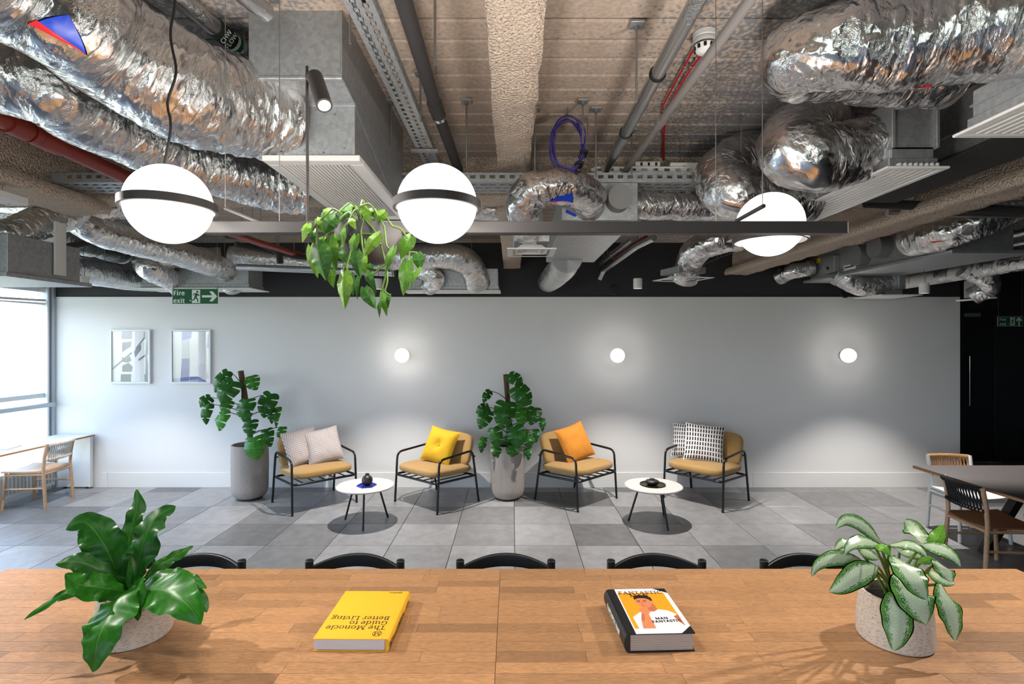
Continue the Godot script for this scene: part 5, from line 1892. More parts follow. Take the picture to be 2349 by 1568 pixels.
# ---------- furniture at both sides ----------
func woven_chair(label: String, at: Vector3, turn: float, frame: Material, seat: Material, weave: Material, group := "") -> Node3D:
	# front is +z; posts at the back carry a woven band
	var t := thing("woven_chair", label, "chair", at, turn, group)
	for s in [-1.0, 1.0]:
		part(t, "rear_post", tube(PackedVector3Array([Vector3(s * 0.225, 0.0, -0.235), Vector3(s * 0.213, 0.46, -0.205), Vector3(s * 0.212, 0.60, -0.215), Vector3(s * 0.212, 0.76, -0.245)]), 0.0175, 14), frame)
		part(t, "front_leg", tube(PackedVector3Array([Vector3(s * 0.235, 0.0, 0.225), Vector3(s * 0.215, 0.43, 0.195)]), 0.0165, 14), frame)
		part(t, "side_rail", tube(PackedVector3Array([Vector3(s * 0.214, 0.405, 0.195), Vector3(s * 0.213, 0.40, -0.21)]), 0.014, 10), frame)
		part(t, "stretcher", tube(PackedVector3Array([Vector3(s * 0.225, 0.24, 0.21), Vector3(s * 0.218, 0.24, -0.22)]), 0.011, 10), frame)
	part(t, "front_rail", tube(PackedVector3Array([Vector3(-0.214, 0.40, 0.195), Vector3(0.214, 0.40, 0.195)]), 0.014, 10), frame)
	part(t, "rear_rail", tube(PackedVector3Array([Vector3(-0.213, 0.40, -0.21), Vector3(0.213, 0.40, -0.21)]), 0.014, 10), frame)
	# dished seat
	var top := []
	for i in 13:
		var row := PackedVector3Array()
		var z := -0.215 + 0.45 * i / 12.0
		for j in 15:
			var x := -0.238 + 0.476 * j / 14.0
			row.append(Vector3(x * (0.93 + 0.07 * i / 12.0), 0.445 - 0.022 * (1.0 - pow(x / 0.238, 2)) + (0.010 * pow(i / 12.0, 3)), z))
		top.append(row)
	var low := []
	for row: PackedVector3Array in top:
		var q := PackedVector3Array()
		for p in row:
			q.append(p + Vector3(0, -0.02, 0))
		q.reverse()
		low.append(q)
	var b := MB.new()
	b.add(grid(top))
	b.add(grid(low))
	for i in 12:
		for e in [0, 14]:
			b.facing(top[i][e], top[i + 1][e], top[i + 1][e] - Vector3(0, 0.02, 0), top[i][e] - Vector3(0, 0.02, 0), Vector3(1 if e else -1, 0, 0))
	for j in 14:
		for e in [0, 12]:
			b.facing(top[e][j], top[e][j + 1], top[e][j + 1] - Vector3(0, 0.02, 0), top[e][j] - Vector3(0, 0.02, 0), Vector3(0, 0, 1 if e else -1))
	part(t, "seat", b.build(), seat)
	# band: two bent rails wound with cord, crossing strands between
	var rail := func(y: float) -> PackedVector3Array:
		var out := PackedVector3Array()
		for i in 15:
			var x := -0.212 + 0.424 * i / 14.0
			out.append(Vector3(x, y, -0.225 - (y - 0.6) * 0.2 - 0.045 * (1.0 - pow(x / 0.212, 2))))
		return out
	var up: PackedVector3Array = rail.call(0.745)
	var dn: PackedVector3Array = rail.call(0.565)
	part(t, "top_rail", tube(up, 0.013, 12), frame)
	part(t, "lower_rail", tube(dn, 0.010, 12), frame)
	var n := 32
	for k in n:
		var f := (k + 0.5) / n
		var f2 := clampf(f + (0.05 if k % 2 else -0.05), 0.01, 0.99)
		var a := up[0].lerp(up[14], f)
		var pa := at_share(up, f)
		var pb := at_share(dn, f2)
		var wrap := PackedVector3Array()
		for i in 13:
			var q := TAU * i / 12.0
			wrap.append(pa + Vector3(0, 0.017 * cos(q), 0.017 * sin(q)))
		var bb := MB.new()
		bb.add(tube(wrap, 0.0062, 6))
		bb.add(tube(PackedVector3Array([pa + Vector3(0, -0.012, 0.012), pb + Vector3(0, 0.012, 0.010)]), 0.0064, 6))
		wrap.clear()
		for i in 13:
			var q := TAU * i / 12.0
			wrap.append(pb + Vector3(0, 0.014 * cos(q), 0.014 * sin(q)))
		bb.add(tube(wrap, 0.0055, 6))
		part(t, "woven_cord", bb.build(), weave)
	return t


func at_share(p: PackedVector3Array, f: float) -> Vector3:
	var x := f * (p.size() - 1)
	var i := mini(int(x), p.size() - 2)
	return p[i].lerp(p[i + 1], x - i)


func side_furniture() -> void:
	# white desk along the window
	var d := thing("desk", "white desk standing along the window with a panel end", "desk")
	part(d, "desk_top", span(Vector3(-6.1, 0.695, -7.05), Vector3(-5.62, 0.72, -4.4), 0.003), M.white)
	part(d, "edge_band", span(Vector3(-5.622, 0.697, -7.05), Vector3(-5.615, 0.716, -4.4)), M.ply)
	part(d, "end_panel", span(Vector3(-6.08, 0.02, -7.045), Vector3(-5.66, 0.695, -7.02), 0.002), M.white)
	part(d, "end_post", span(Vector3(-5.66, 0.02, -7.05), Vector3(-5.635, 0.695, -7.0), 0.002), M.frame_white)
	part(d, "end_panel", span(Vector3(-6.08, 0.0, -4.45), Vector3(-5.66, 0.695, -4.42), 0.002), M.white)
	for x in [-5.7, -6.0]:
		part(d, "foot", disc(0.018, 0.02, 0.003), M.black, T(Vector3(x, 0, -7.03)))
	# magazines on it
	var mg := thing("magazine", "small stack-like magazine lying on the white desk", "magazine", Vector3(-5.88, 0.72, -6.05), 0.25)
	part(mg, "cover", box(Vector3(0.22, 0.003, 0.28), 0.0, Vector3(0, 0.0185, 0)), mat(Color(0.45, 0.44, 0.45), 0.4))
	part(mg, "pages", box(Vector3(0.215, 0.017, 0.275), 0.0, Vector3(0, 0.0085, 0)), M.white)
	woven_chair("beech chair with a white woven back at the white desk", Vector3(-5.73, 0, -6.345), deg_to_rad(-84), M.beech, M.beech, M.rope)
	# dark table on the other side
	var t := thing("dining_table", "dark topped table with a plywood edge near the door", "table")
	var x0 := 3.96
	part(t, "table_top", span(Vector3(x0, 0.734, -5.18), Vector3(6.3, 0.742, -2.9), 0.002), M.lino)
	part(t, "ply_edge", span(Vector3(x0, 0.714, -5.18), Vector3(6.3, 0.734, -2.9), 0.002), M.ply)
	for q in [[-4.8, 0.14], [-3.3, -0.14]]:
		for x in [4.45, 5.8]:
			var a := Vector3(x, 0.71, q[0] + q[1] * 1.6)
			var b := Vector3(x - 0.10, 0.0, q[0] - q[1] * 0.5)
			var lb := MB.new()
			lb.prism(PackedVector2Array([Vector2(-0.035, 0), Vector2(0.035, 0), Vector2(0.035, 0.07), Vector2(-0.035, 0.07)]), (b - a).length(), Transform3D(Basis.looking_at(-(b - a).normalized(), Vector3.RIGHT), a))
			part(t, "leg", lb.build(), M.black)
	part(t, "under_rail", span(Vector3(4.3, 0.66, -4.1), Vector3(5.9, 0.714, -4.02), 0.003), M.black)
	woven_chair("wooden chair with a black woven back at the dark table", Vector3(4.125, 0, -4.50), deg_to_rad(86), M.beech, M.walnut, M.rope_black)
	woven_chair("white chair with a tan woven back beyond the dark table", Vector3(4.62, 0, -5.32), deg_to_rad(-4), M.white_metal, M.white_metal, M.rope_tan)
	woven_chair("white chair with a tan woven back next to the wooden one", Vector3(3.86, 0, -3.46), deg_to_rad(88), M.white_metal, M.white_metal, M.rope_tan)


# ---------- the high wooden table ----------
const TOP := 1.095


func wood_table() -> void:
	var t := thing("high_table", "long oak block table with two halves and trimmed corners", "table")
	var xl := -1.985
	var xr := 1.985
	var zb := -2.0
	var zf := -0.98
	var rows := 21
	var dz := (zf - zb) / rows
	var rg := RandomNumberGenerator.new()
	rg.seed = 12
	var mid := -0.044
	var cut := 0.085
	var meshes := {}
	for half in 2:
		var a := xl if half == 0 else mid + 0.0003
		var e := mid - 0.0003 if half == 0 else xr
		for r in rows:
			var z := zb + dz * (r + 0.5)
			var aa := a
			var ee := e
			# trimmed corners
			var edge := minf(z - zb, zf - z)
			if edge < cut:
				if half == 0:
					aa += cut - edge
				else:
					ee -= cut - edge
			var x := aa
			while x < ee - 0.001:
				var l := rg.randf_range(0.22, 0.58)
				if x + l > ee - 0.15:
					l = ee - x
				var key := int(l * 50)
				var b := MB.new()
				b.box(Vector3.ZERO, Vector3(l - 0.0007, 0.032, dz - 0.0006), 0.0004)
				var u0 := rg.randf()
				var v0 := rg.randf()
				for i in b.v.size():
					b.uv[i] = Vector2(u0 + b.v[i].x / 0.7, v0 + b.v[i].z / 0.22 + b.v[i].y / 0.3)
				part(t, "stave", b.build(), M.oak[[0, 1, 2, 0, 4, 3, 1, 2, 4, 5, 0, 2][rg.randi() % 12]], T(Vector3(x + l / 2, TOP - 0.016, z)))
				x += l
	for s in [-1.0, 1.0]:
		for q in [-1.75, -1.2]:
			part(t, "leg", box(Vector3(0.08, TOP - 0.07, 0.08), 0.004), M.black, T(Vector3(s * 1.6, (TOP - 0.07) / 2, q)))
		part(t, "cross_rail", box(Vector3(0.06, 0.05, 0.55), 0.004), M.black, T(Vector3(s * 1.6, 0.25, -1.475)))
	part(t, "under_frame", box(Vector3(3.4, 0.038, 0.6), 0.003), M.black, T(Vector3(0, TOP - 0.032 - 0.019, -1.475)))
	stools()
	books()
	table_plants()


func stools() -> void:
	var first: Node3D = null
	var said := ["black bar stool whose top rail shows behind the fern", "black bar stool whose top rail shows behind the yellow book", "black bar stool whose top rail shows behind the table seam", "black bar stool whose top rail shows behind the portrait book", "black bar stool whose top rail shows behind the silver-leaved plant"]
	var xs := [450.0, 814.0, 1160.0, 1506.0, 1857.0]
	for k in 5:
		var x := V(xs[k], 1285, 2.15).x
		if first:
			var c := copy(first, "bar_stool")
			c.position = Vector3(x, 0, -2.15)
			c.set_meta("label", said[k])
			continue
		var t := thing("bar_stool", said[0], "stool", Vector3(x, 0, -2.15), 0.0, "black bar stools along the high table")
		first = t
		var w := 0.187
		for s in [-1.0, 1.0]:
			part(t, "rear_post", tube(PackedVector3Array([Vector3(s * (w + 0.02), 0, -0.04), Vector3(s * w, 0.72, 0.0), Vector3(s * w, 1.062, 0.0)]), 0.0165, 18), M.black)
			part(t, "post_cap", lathe([[[0.0168, 0.0], [0.0168, 0.004], [0.014, 0.007], [0.0, 0.008]]], 20), M.black, T(Vector3(s * w, 1.06, 0)))
			part(t, "front_leg", tube(PackedVector3Array([Vector3(s * (w + 0.03), 0, 0.43), Vector3(s * w, 0.72, 0.38)]), 0.0165, 14), M.black)
			part(t, "side_rail", rod(Vector3(s * (w + 0.015), 0.32, -0.01), Vector3(s * (w + 0.015), 0.32, 0.40), 0.011), M.black)
		part(t, "foot_rail", rod(Vector3(-w - 0.02, 0.27, 0.41), Vector3(w + 0.02, 0.27, 0.41), 0.012), M.black)
		# bowed top rail: tall in the middle, set back behind the posts
		var rows := []
		for i in 25:
			var u := 2.0 * i / 24.0 - 1.0
			var bow := 1.0 - u * u
			var c := Vector3(u * (w - 0.006), 1.022 + 0.022 * bow, -0.058 * bow)
			var hh := 0.018 + 0.010 * bow
			var row := PackedVector3Array()
			for j in 13:
				var a := -TAU * j / 12.0
				row.append(c + Vector3(0, hh * signf(sin(a)) * pow(absf(sin(a)), 0.5), 0.009 * signf(cos(a)) * pow(absf(cos(a)), 0.5)))
			row[12] = row[0]
			rows.append(row)
		part(t, "top_rail", grid(rows), M.black)
		part(t, "seat", superpad(0.215, 0.02, 0.21, 0.4, 0.35, 40, 14), M.black, T(Vector3(0, 0.735, 0.19)))


func books() -> void:
	# yellow cloth book, lettering read from the far side
	var w := 0.207
	var l := 0.281
	var h := 0.036
	var y := TOP
	var t := thing("book", "thick yellow book with black serif title lying face up", "book", Vector3(-0.452, y, -1.605), deg_to_rad(-0.6))
	var m := mat(Color(0.87, 0.63, 0.07), 0.7)
	part(t, "back_cover", box(Vector3(w, 0.003, l), 0.0008), m, T(Vector3(0, 0.0015, 0)))
	part(t, "front_cover", box(Vector3(w, 0.003, l), 0.0008), m, T(Vector3(0, h - 0.0015, 0)))
	var sp := PackedVector2Array([Vector2(-0.004, 0), Vector2(0.004, 0.001), Vector2(0.0075, h * 0.25), Vector2(0.009, h * 0.5), Vector2(0.0075, h * 0.75), Vector2(0.004, h - 0.001), Vector2(-0.004, h)])
	var sb := MB.new()
	sb.prism(sp, l, T(Vector3(w / 2, 0, -l / 2)))
	part(t, "spine", sb.build(), m)
	part(t, "hinge_groove", box(Vector3(0.003, 0.0006, l), 0.0), m, T(Vector3(w / 2 - 0.012, h, 0)))
	var pages := MB.new()
	for k in 9:
		pages.box(Vector3(-0.002, 0.0035 + 0.00335 * (k + 0.5), 0), Vector3(w - 0.008, 0.0031, l - 0.006), 0.0002)
	part(t, "pages", pages.build(), mat(Color(0.80, 0.76, 0.75), 0.9))
	var ink := mat(Color(0.09, 0.07, 0.02), 0.7)
	# lettering turned towards the far side
	var lay := Basis(Vector3(-1, 0, 0), Vector3(0, 0, 1), Vector3(0, 1, 0))
	var lines := [["The Monocle", 0.083], ["Guide to", 0.057], ["Better Living", 0.030]]
	for q in lines:
		var tm := text_mesh(q[0], 0.0205, ["Droid Serif"])
		tm.horizontal_alignment = HORIZONTAL_ALIGNMENT_LEFT
		part(t, "lettering", tm, ink, Transform3D(lay, Vector3(w / 2 - 0.018, h + 0.0002, q[1])))
	var ring := MB.new()
	ring.add(lathe([[[0.0135, 0.0], [0.0135, 0.0005]], [[0.0135, 0.0005], [0.0122, 0.0005]], [[0.0122, 0.0005], [0.0122, 0.0]]], 32))
	part(t, "emblem", ring.build(), ink, T(Vector3(w / 2 - 0.034, h, 0.114)))
	part(t, "emblem", text_mesh("M", 0.016, ["Droid Serif"]), ink, Transform3D(lay, Vector3(w / 2 - 0.034, h + 0.0002, 0.114)))
	var gt := text_mesh("gestalten", 0.0075, ["Droid Sans"])
	gt.horizontal_alignment = HORIZONTAL_ALIGNMENT_LEFT
	part(t, "lettering", gt, ink, Transform3D(lay, Vector3(w / 2 - 0.016, h + 0.0002, -0.128)))
	var side := Basis(Vector3(0, 0, -1), Vector3(0, 1, 0), Vector3(1, 0, 0))
	for q in [["The Monocle Guide", 0.07, 0.012], ["M", 0.125, 0.016], ["Better Living", 0.0, 0.010], ["gestalten", -0.09, 0.008]]:
		part(t, "lettering", text_mesh(q[0], q[2], ["Droid Serif"]), ink, Transform3D(side, Vector3(w / 2 + 0.0088, h * 0.5, q[1])))
	# magazine-sized hardback with a portrait cover
	w = 0.187
	l = 0.264
	h = 0.052
	var b := thing("book", "very thick hardback with a portrait on its orange and white cover", "book", Vector3(0.414, y, -1.594), deg_to_rad(2.2))
	var im := Image.create(512, 720, false, Image.FORMAT_RGB8)
	im.fill(Color(0.86, 0.86, 0.87))
	blob(im, [[0.13, 0.10], [0.93, 0.10], [0.93, 0.90], [0.13, 0.90]], Color(0.86, 0.55, 0.08))
	blob(im, [[0.20, 0.90], [0.19, 0.66], [0.34, 0.56], [0.46, 0.50], [0.66, 0.50], [0.80, 0.53], [0.90, 0.60], [0.93, 0.72], [0.93, 0.90]], Color(0.87, 0.85, 0.84))
	blob(im, [[0.84, 0.66], [0.93, 0.62], [0.93, 0.86], [0.88, 0.78]], Color(0.66, 0.36, 0.21))
	var skin := Color(0.76, 0.46, 0.30)
	blob(im, [[0.47, 0.38], [0.64, 0.36], [0.66, 0.50], [0.58, 0.55], [0.46, 0.54]], Color(0.66, 0.38, 0.24))
	blob(im, [[0.37, 0.26], [0.42, 0.20], [0.56, 0.20], [0.63, 0.26], [0.63, 0.36], [0.57, 0.44], [0.48, 0.47], [0.41, 0.45], [0.38, 0.38], [0.355, 0.34]], skin)
	blob(im, [[0.36, 0.27], [0.37, 0.19], [0.46, 0.155], [0.58, 0.17], [0.66, 0.22], [0.66, 0.30], [0.62, 0.33], [0.61, 0.27], [0.54, 0.235], [0.44, 0.235]], Color(0.15, 0.09, 0.06))
	blob(im, [[0.61, 0.30], [0.66, 0.30], [0.66, 0.35], [0.62, 0.37]], skin)
	blob(im, [[0.385, 0.295], [0.45, 0.285], [0.45, 0.295], [0.39, 0.305]], Color(0.2, 0.12, 0.08))
	blob(im, [[0.49, 0.285], [0.56, 0.285], [0.56, 0.295], [0.49, 0.297]], Color(0.2, 0.12, 0.08))
	blob(im, [[0.40, 0.312], [0.44, 0.308], [0.44, 0.322], [0.40, 0.325]], Color(0.18, 0.12, 0.10))
	blob(im, [[0.50, 0.308], [0.54, 0.308], [0.54, 0.322], [0.50, 0.322]], Color(0.18, 0.12, 0.10))
	blob(im, [[0.45, 0.30], [0.46, 0.36], [0.435, 0.375], [0.47, 0.378], [0.475, 0.34]], Color(0.62, 0.35, 0.22))
	blob(im, [[0.425, 0.405], [0.50, 0.402], [0.47, 0.422]], Color(0.62, 0.25, 0.2))
	blob(im, [[0.34, 0.48], [0.42, 0.46], [0.50, 0.47], [0.52, 0.55], [0.47, 0.60], [0.46, 0.90], [0.26, 0.90], [0.30, 0.72], [0.36, 0.58]], skin)
	blob(im, [[0.36, 0.58], [0.40, 0.60], [0.34, 0.76], [0.30, 0.72]], Color(0.66, 0.38, 0.24))
	blob(im, [[0.0, 0.0], [0.11, 0.0], [0.11, 1.0], [0.0, 1.0]], Color(0.07, 0.07, 0.07))
	blob(im, [[0.78, 0.0], [1.0, 0.0], [1.0, 0.12]], Color(0.07, 0.07, 0.07))
	blob(im, [[0.80, 1.0], [1.0, 0.86], [1.0, 1.0]], Color(0.07, 0.07, 0.07))
	part(b, "back_cover", box(Vector3(w, 0.003, l), 0.0008), M.black, T(Vector3(0, 0.0015, 0)))
	part(b, "front_cover", box(Vector3(w, 0.003, l), 0.0008), M.black, T(Vector3(0, h - 0.0015, 0)))
	var face := MB.new()
	face.quad(Vector3(-w / 2, 0, -l / 2), Vector3(w / 2, 0, -l / 2), Vector3(w / 2, 0, l / 2), Vector3(-w / 2, 0, l / 2))
	part(b, "cover_print", face.build(), print_mat(im, 0.4), T(Vector3(0, h + 0.0002, 0)))
	sp = PackedVector2Array([Vector2(0.004, 0), Vector2(-0.006, 0.002), Vector2(-0.012, h * 0.25), Vector2(-0.014, h * 0.5), Vector2(-0.012, h * 0.75), Vector2(-0.006, h - 0.002), Vector2(0.004, h)])
	sb = MB.new()
	sb.prism(sp, l, T(Vector3(-w / 2, 0, -l / 2)))
	part(b, "spine", sb.build(), M.black)
	pages = MB.new()
	for k in 14:
		pages.box(Vector3(-0.001, 0.0035 + 0.0032 * (k + 0.5), 0), Vector3(w - 0.008 - 0.0008 * (k % 3), 0.0029, l - 0.006 - 0.0006 * (k % 2)), 0.0002)
	part(b, "pages", pages.build(), mat(Color(0.68, 0.62, 0.57), 0.9))
	var front := Basis(Vector3(1, 0, 0), Vector3(0, 0, -1), Vector3(0, 1, 0))
	part(b, "lettering", text_mesh("FANTASTIC", 0.0185, ["Droid Serif"]), M.black, Transform3D(front, Vector3(0.004, h + 0.0006, -l * 0.40)))
	part(b, "lettering", text_mesh("MAN", 0.0185, ["Droid Serif"]), M.black, Transform3D(front, Vector3(-0.004, h + 0.0006, -l * 0.325)))
	part(b, "lettering", text_mesh("MAN", 0.012, ["Droid Sans", "bold"]), M.black, Transform3D(front * Basis(Vector3(0, 0, 1), 0.06), Vector3(0.024, h + 0.0006, l * 0.20)))
	part(b, "lettering", text_mesh("FANTASTIC", 0.012, ["Droid Sans", "bold"]), M.black, Transform3D(front * Basis(Vector3(0, 0, 1), 0.06), Vector3(0.034, h + 0.0006, l * 0.26)))
	side = Basis(Vector3(0, 0, 1), Vector3(0, 1, 0), Vector3(-1, 0, 0))
	part(b, "lettering", text_mesh("FANTASTIC MAN", 0.014, ["Droid Serif"]), M.sign_white, Transform3D(side, Vector3(-w / 2 - 0.0138, h * 0.5, 0.0)))


# ---------- plants ----------
func leaf_mat(base: Color, vein: Color, rough: float, sd: int, kind := 0) -> StandardMaterial3D:
	# u runs across the blade, v from stalk to tip
	var n := noise(FastNoiseLite.TYPE_SIMPLEX_SMOOTH, 0.02, 3, sd)
	var n2 := noise(FastNoiseLite.TYPE_SIMPLEX, 0.07, 3, sd + 1)
	var im := Image.create(256, 512, false, Image.FORMAT_RGB8)
	for y in 512:
		for x in 256:
			var u := absf(x - 127.5) / 127.5
			var v := y / 511.0
			var k := 0.92 + 0.16 * n.get_noise_2d(x, y)
			var c := base * k
			if kind == 1:
				# silver centre, broken dark green margin
				var edge := u + 0.30 * n2.get_noise_2d(x * 0.8, y * 0.5 + u * 120.0)
				var silver := Color(0.69, 0.75, 0.63) * (0.94 + 0.1 * n.get_noise_2d(x * 3, y * 3))
				if edge < 0.56:
					c = silver
				elif edge < 0.76:
					c = Color(0.12, 0.33, 0.12)
				else:
					c = Color(0.30, 0.52, 0.18)
				if edge >= 0.56 and edge < 0.72 and n2.get_noise_2d(x * 1.4 + 90, y * 0.9) > 0.18:
					c = silver
			elif kind == 2:
				var s := fposmod(v * 14.0 - u * 3.0, 1.0)
				c = c.lerp(vein, 0.16 * smoothstep(0.86, 1.0, s))
				if n.get_noise_2d(x * 0.7 + 200, y * 0.7) > 0.42:
					c = c.lerp(Color(0.55, 0.62, 0.18), 0.4)
			else:
				var s := fposmod(v * 12.0 - u * 4.0, 1.0)
				c = c.lerp(vein, 0.22 * smoothstep(0.88, 1.0, s))
			var rib := smoothstep(0.045, 0.0, u)
			c = c.lerp(vein, rib * 0.8)
			im.set_pixel(x, y, Color(c.r, c.g, c.b))
	var m := mat(Color.WHITE, rough)
	m.albedo_texture = ImageTexture.create_from_image(im)
	m.metallic_specular = 0.38
	m.backlight_enabled = true
	m.backlight = Color(0.28, 0.28, 0.28)
	return m


func blade(pts: PackedVector3Array, width: float, up: Vector3, shape: String, o := {}) -> ArrayMesh:
	# one leaf along a path; up is the way its face looks
	var n := 60 if shape == "strap" else 26
	var m := 6
	var path := PackedVector3Array()
	var ctl := spline(pts, 0.012)
	var L := 0.0
	var ss := PackedFloat32Array([0.0])
	for i in range(1, ctl.size()):
		L += ctl[i].distance_to(ctl[i - 1])
		ss.append(L)
	var k := 0
	for i in n + 1:
		var s := L * i / n
		while k < ctl.size() - 2 and ss[k + 1] < s:
			k += 1
		path.append(ctl[k].lerp(ctl[k + 1], clampf((s - ss[k]) / maxf(ss[k + 1] - ss[k], 1e-6), 0.0, 1.0)))
	var fold: float = o.get("fold", 0.25)
	var wave: float = o.get("wave", 0.0)
	var curl: float = o.get("curl", 0.0)
	var ph: float = o.get("phase", 0.0)
	var rows := []
	for i in n + 1:
		var t := float(i) / n
		var tan := (path[mini(i + 1, n)] - path[maxi(i - 1, 0)]).normalized()
		var side := tan.cross(up).normalized()
		var nn := side.cross(tan).normalized()
		var w := 0.0
		match shape:
			"heart":
				w = pow(sin(PI * pow(clampf(t, 0.0, 1.0), 0.62)), 0.8) * (1.0 - 0.22 * t)
				if t < 0.08:
					w = maxf(w, 0.35)
			"oval":
				w = pow(sin(PI * pow(t, 0.85)), 0.72)
			"strap":
				w = lerpf(0.10, 1.0, smoothstep(0.05, 0.62, t)) * pow(maxf(0.0, 1.0 - pow(t, 3.6)), 0.72) * (1.0 + 0.05 * sin(t * 31.0 + ph))
			"lance":
				w = pow(sin(PI * pow(t, 0.8)), 1.0)
		w *= width * 0.5
		var row := PackedVector3Array()
		for j in range(-m, m + 1):
			var u := float(j) / m
			var au := absf(u)
			var lift := -fold * au * w + curl * w * au * au
			var ws := wave * w * au * au * sin(t * TAU * o.get("waves", 3.5) + ph + (1.6 if u > 0 else 0.0))
			if shape == "strap":
				ws += 0.016 * w * sqrt(au) * sin(t * TAU * 11.0 - au * 5.0) + 0.07 * w * pow(au, 4.0) * sin(t * TAU * 8.0 + ph * 2.0 + u)
			var back := Vector3.ZERO
			if shape == "heart" and t < 0.2:
				back = -tan * (0.2 - t) * L * 0.7 * au
			row.append(path[i] + side * u * w + nn * (lift + ws) + back)
		rows.append(row)
	return grid(rows)


func monstera(pts: PackedVector3Array, width: float, up: Vector3, sd: int, small := false) -> ArrayMesh:
	# heart leaf cut deeply between its side veins
	var n := 96
	var m := 6
	var rg := RandomNumberGenerator.new()
	rg.seed = sd
	var ctl := spline(pts, 0.012)
	var path := PackedVector3Array()
	for i in n + 1:
		var x := float(i) / n * (ctl.size() - 1)
		var a := mini(int(x), ctl.size() - 2)
		path.append(ctl[a].lerp(ctl[a + 1], x - a))
	var L := ctl[0].distance_to(ctl[ctl.size() - 1])
	var off := [rg.randf() * 0.3, rg.randf() * 0.3]
	var b := MB.new()
	for sgn in [-1.0, 1.0]:
		var rows := []
		for i in n + 1:
			var t := float(i) / n
			var tan := (path[mini(i + 1, n)] - path[maxi(i - 1, 0)]).normalized()
			var side := tan.cross(up).normalized()
			var nn := side.cross(tan).normalized()
			var w := pow(sin(PI * pow(clampf(t * 0.985 + 0.015, 0.0, 1.0), 0.60)), 0.75) * width * 0.5
			var ph: float = t * (2.6 if small else 3.5) + off[0 if sgn < 0 else 1]
			var gap := fposmod(ph, 1.0)
			var slit := smoothstep(0.82, 0.89, gap) * (1.0 - smoothstep(0.94, 1.0, gap))
			var reach := 1.0 - slit * (0.72 if t > 0.15 and t < 0.90 else 0.0)
			var skew := lerpf(-0.75, 0.55, smoothstep(0.0, 0.75, t))
			var row := PackedVector3Array()
			for j in m + 1:
				var u := float(j) / m * reach
				var droop := -0.30 * u * u * w - 0.05 * w * sin(ph * TAU) * u
				row.append(path[i] + side * sgn * u * w + tan * skew * u * w * 0.75 + nn * droop)
			if sgn < 0:
				row.reverse()
			rows.append(row)
		var g := grid(rows)
		var k0 := b.v.size()
		b.add(g)
		for q in range(k0, b.v.size()):
			var uv := b.uv[q]
			b.uv[q] = Vector2(0.5 + 0.5 * uv.x if sgn > 0 else 0.5 * uv.x, uv.y)
	return b.build()


func stalk(parent: Node3D, a: Vector3, b: Vector3, r: float, m: Material, sag := 0.0) -> void:
	var mid := a.lerp(b, 0.5) + Vector3(0, sag, 0)
	part(parent, "stalk", tube(spline(PackedVector3Array([a, mid, b]), 0.03), r, 7, r * 0.7), m)


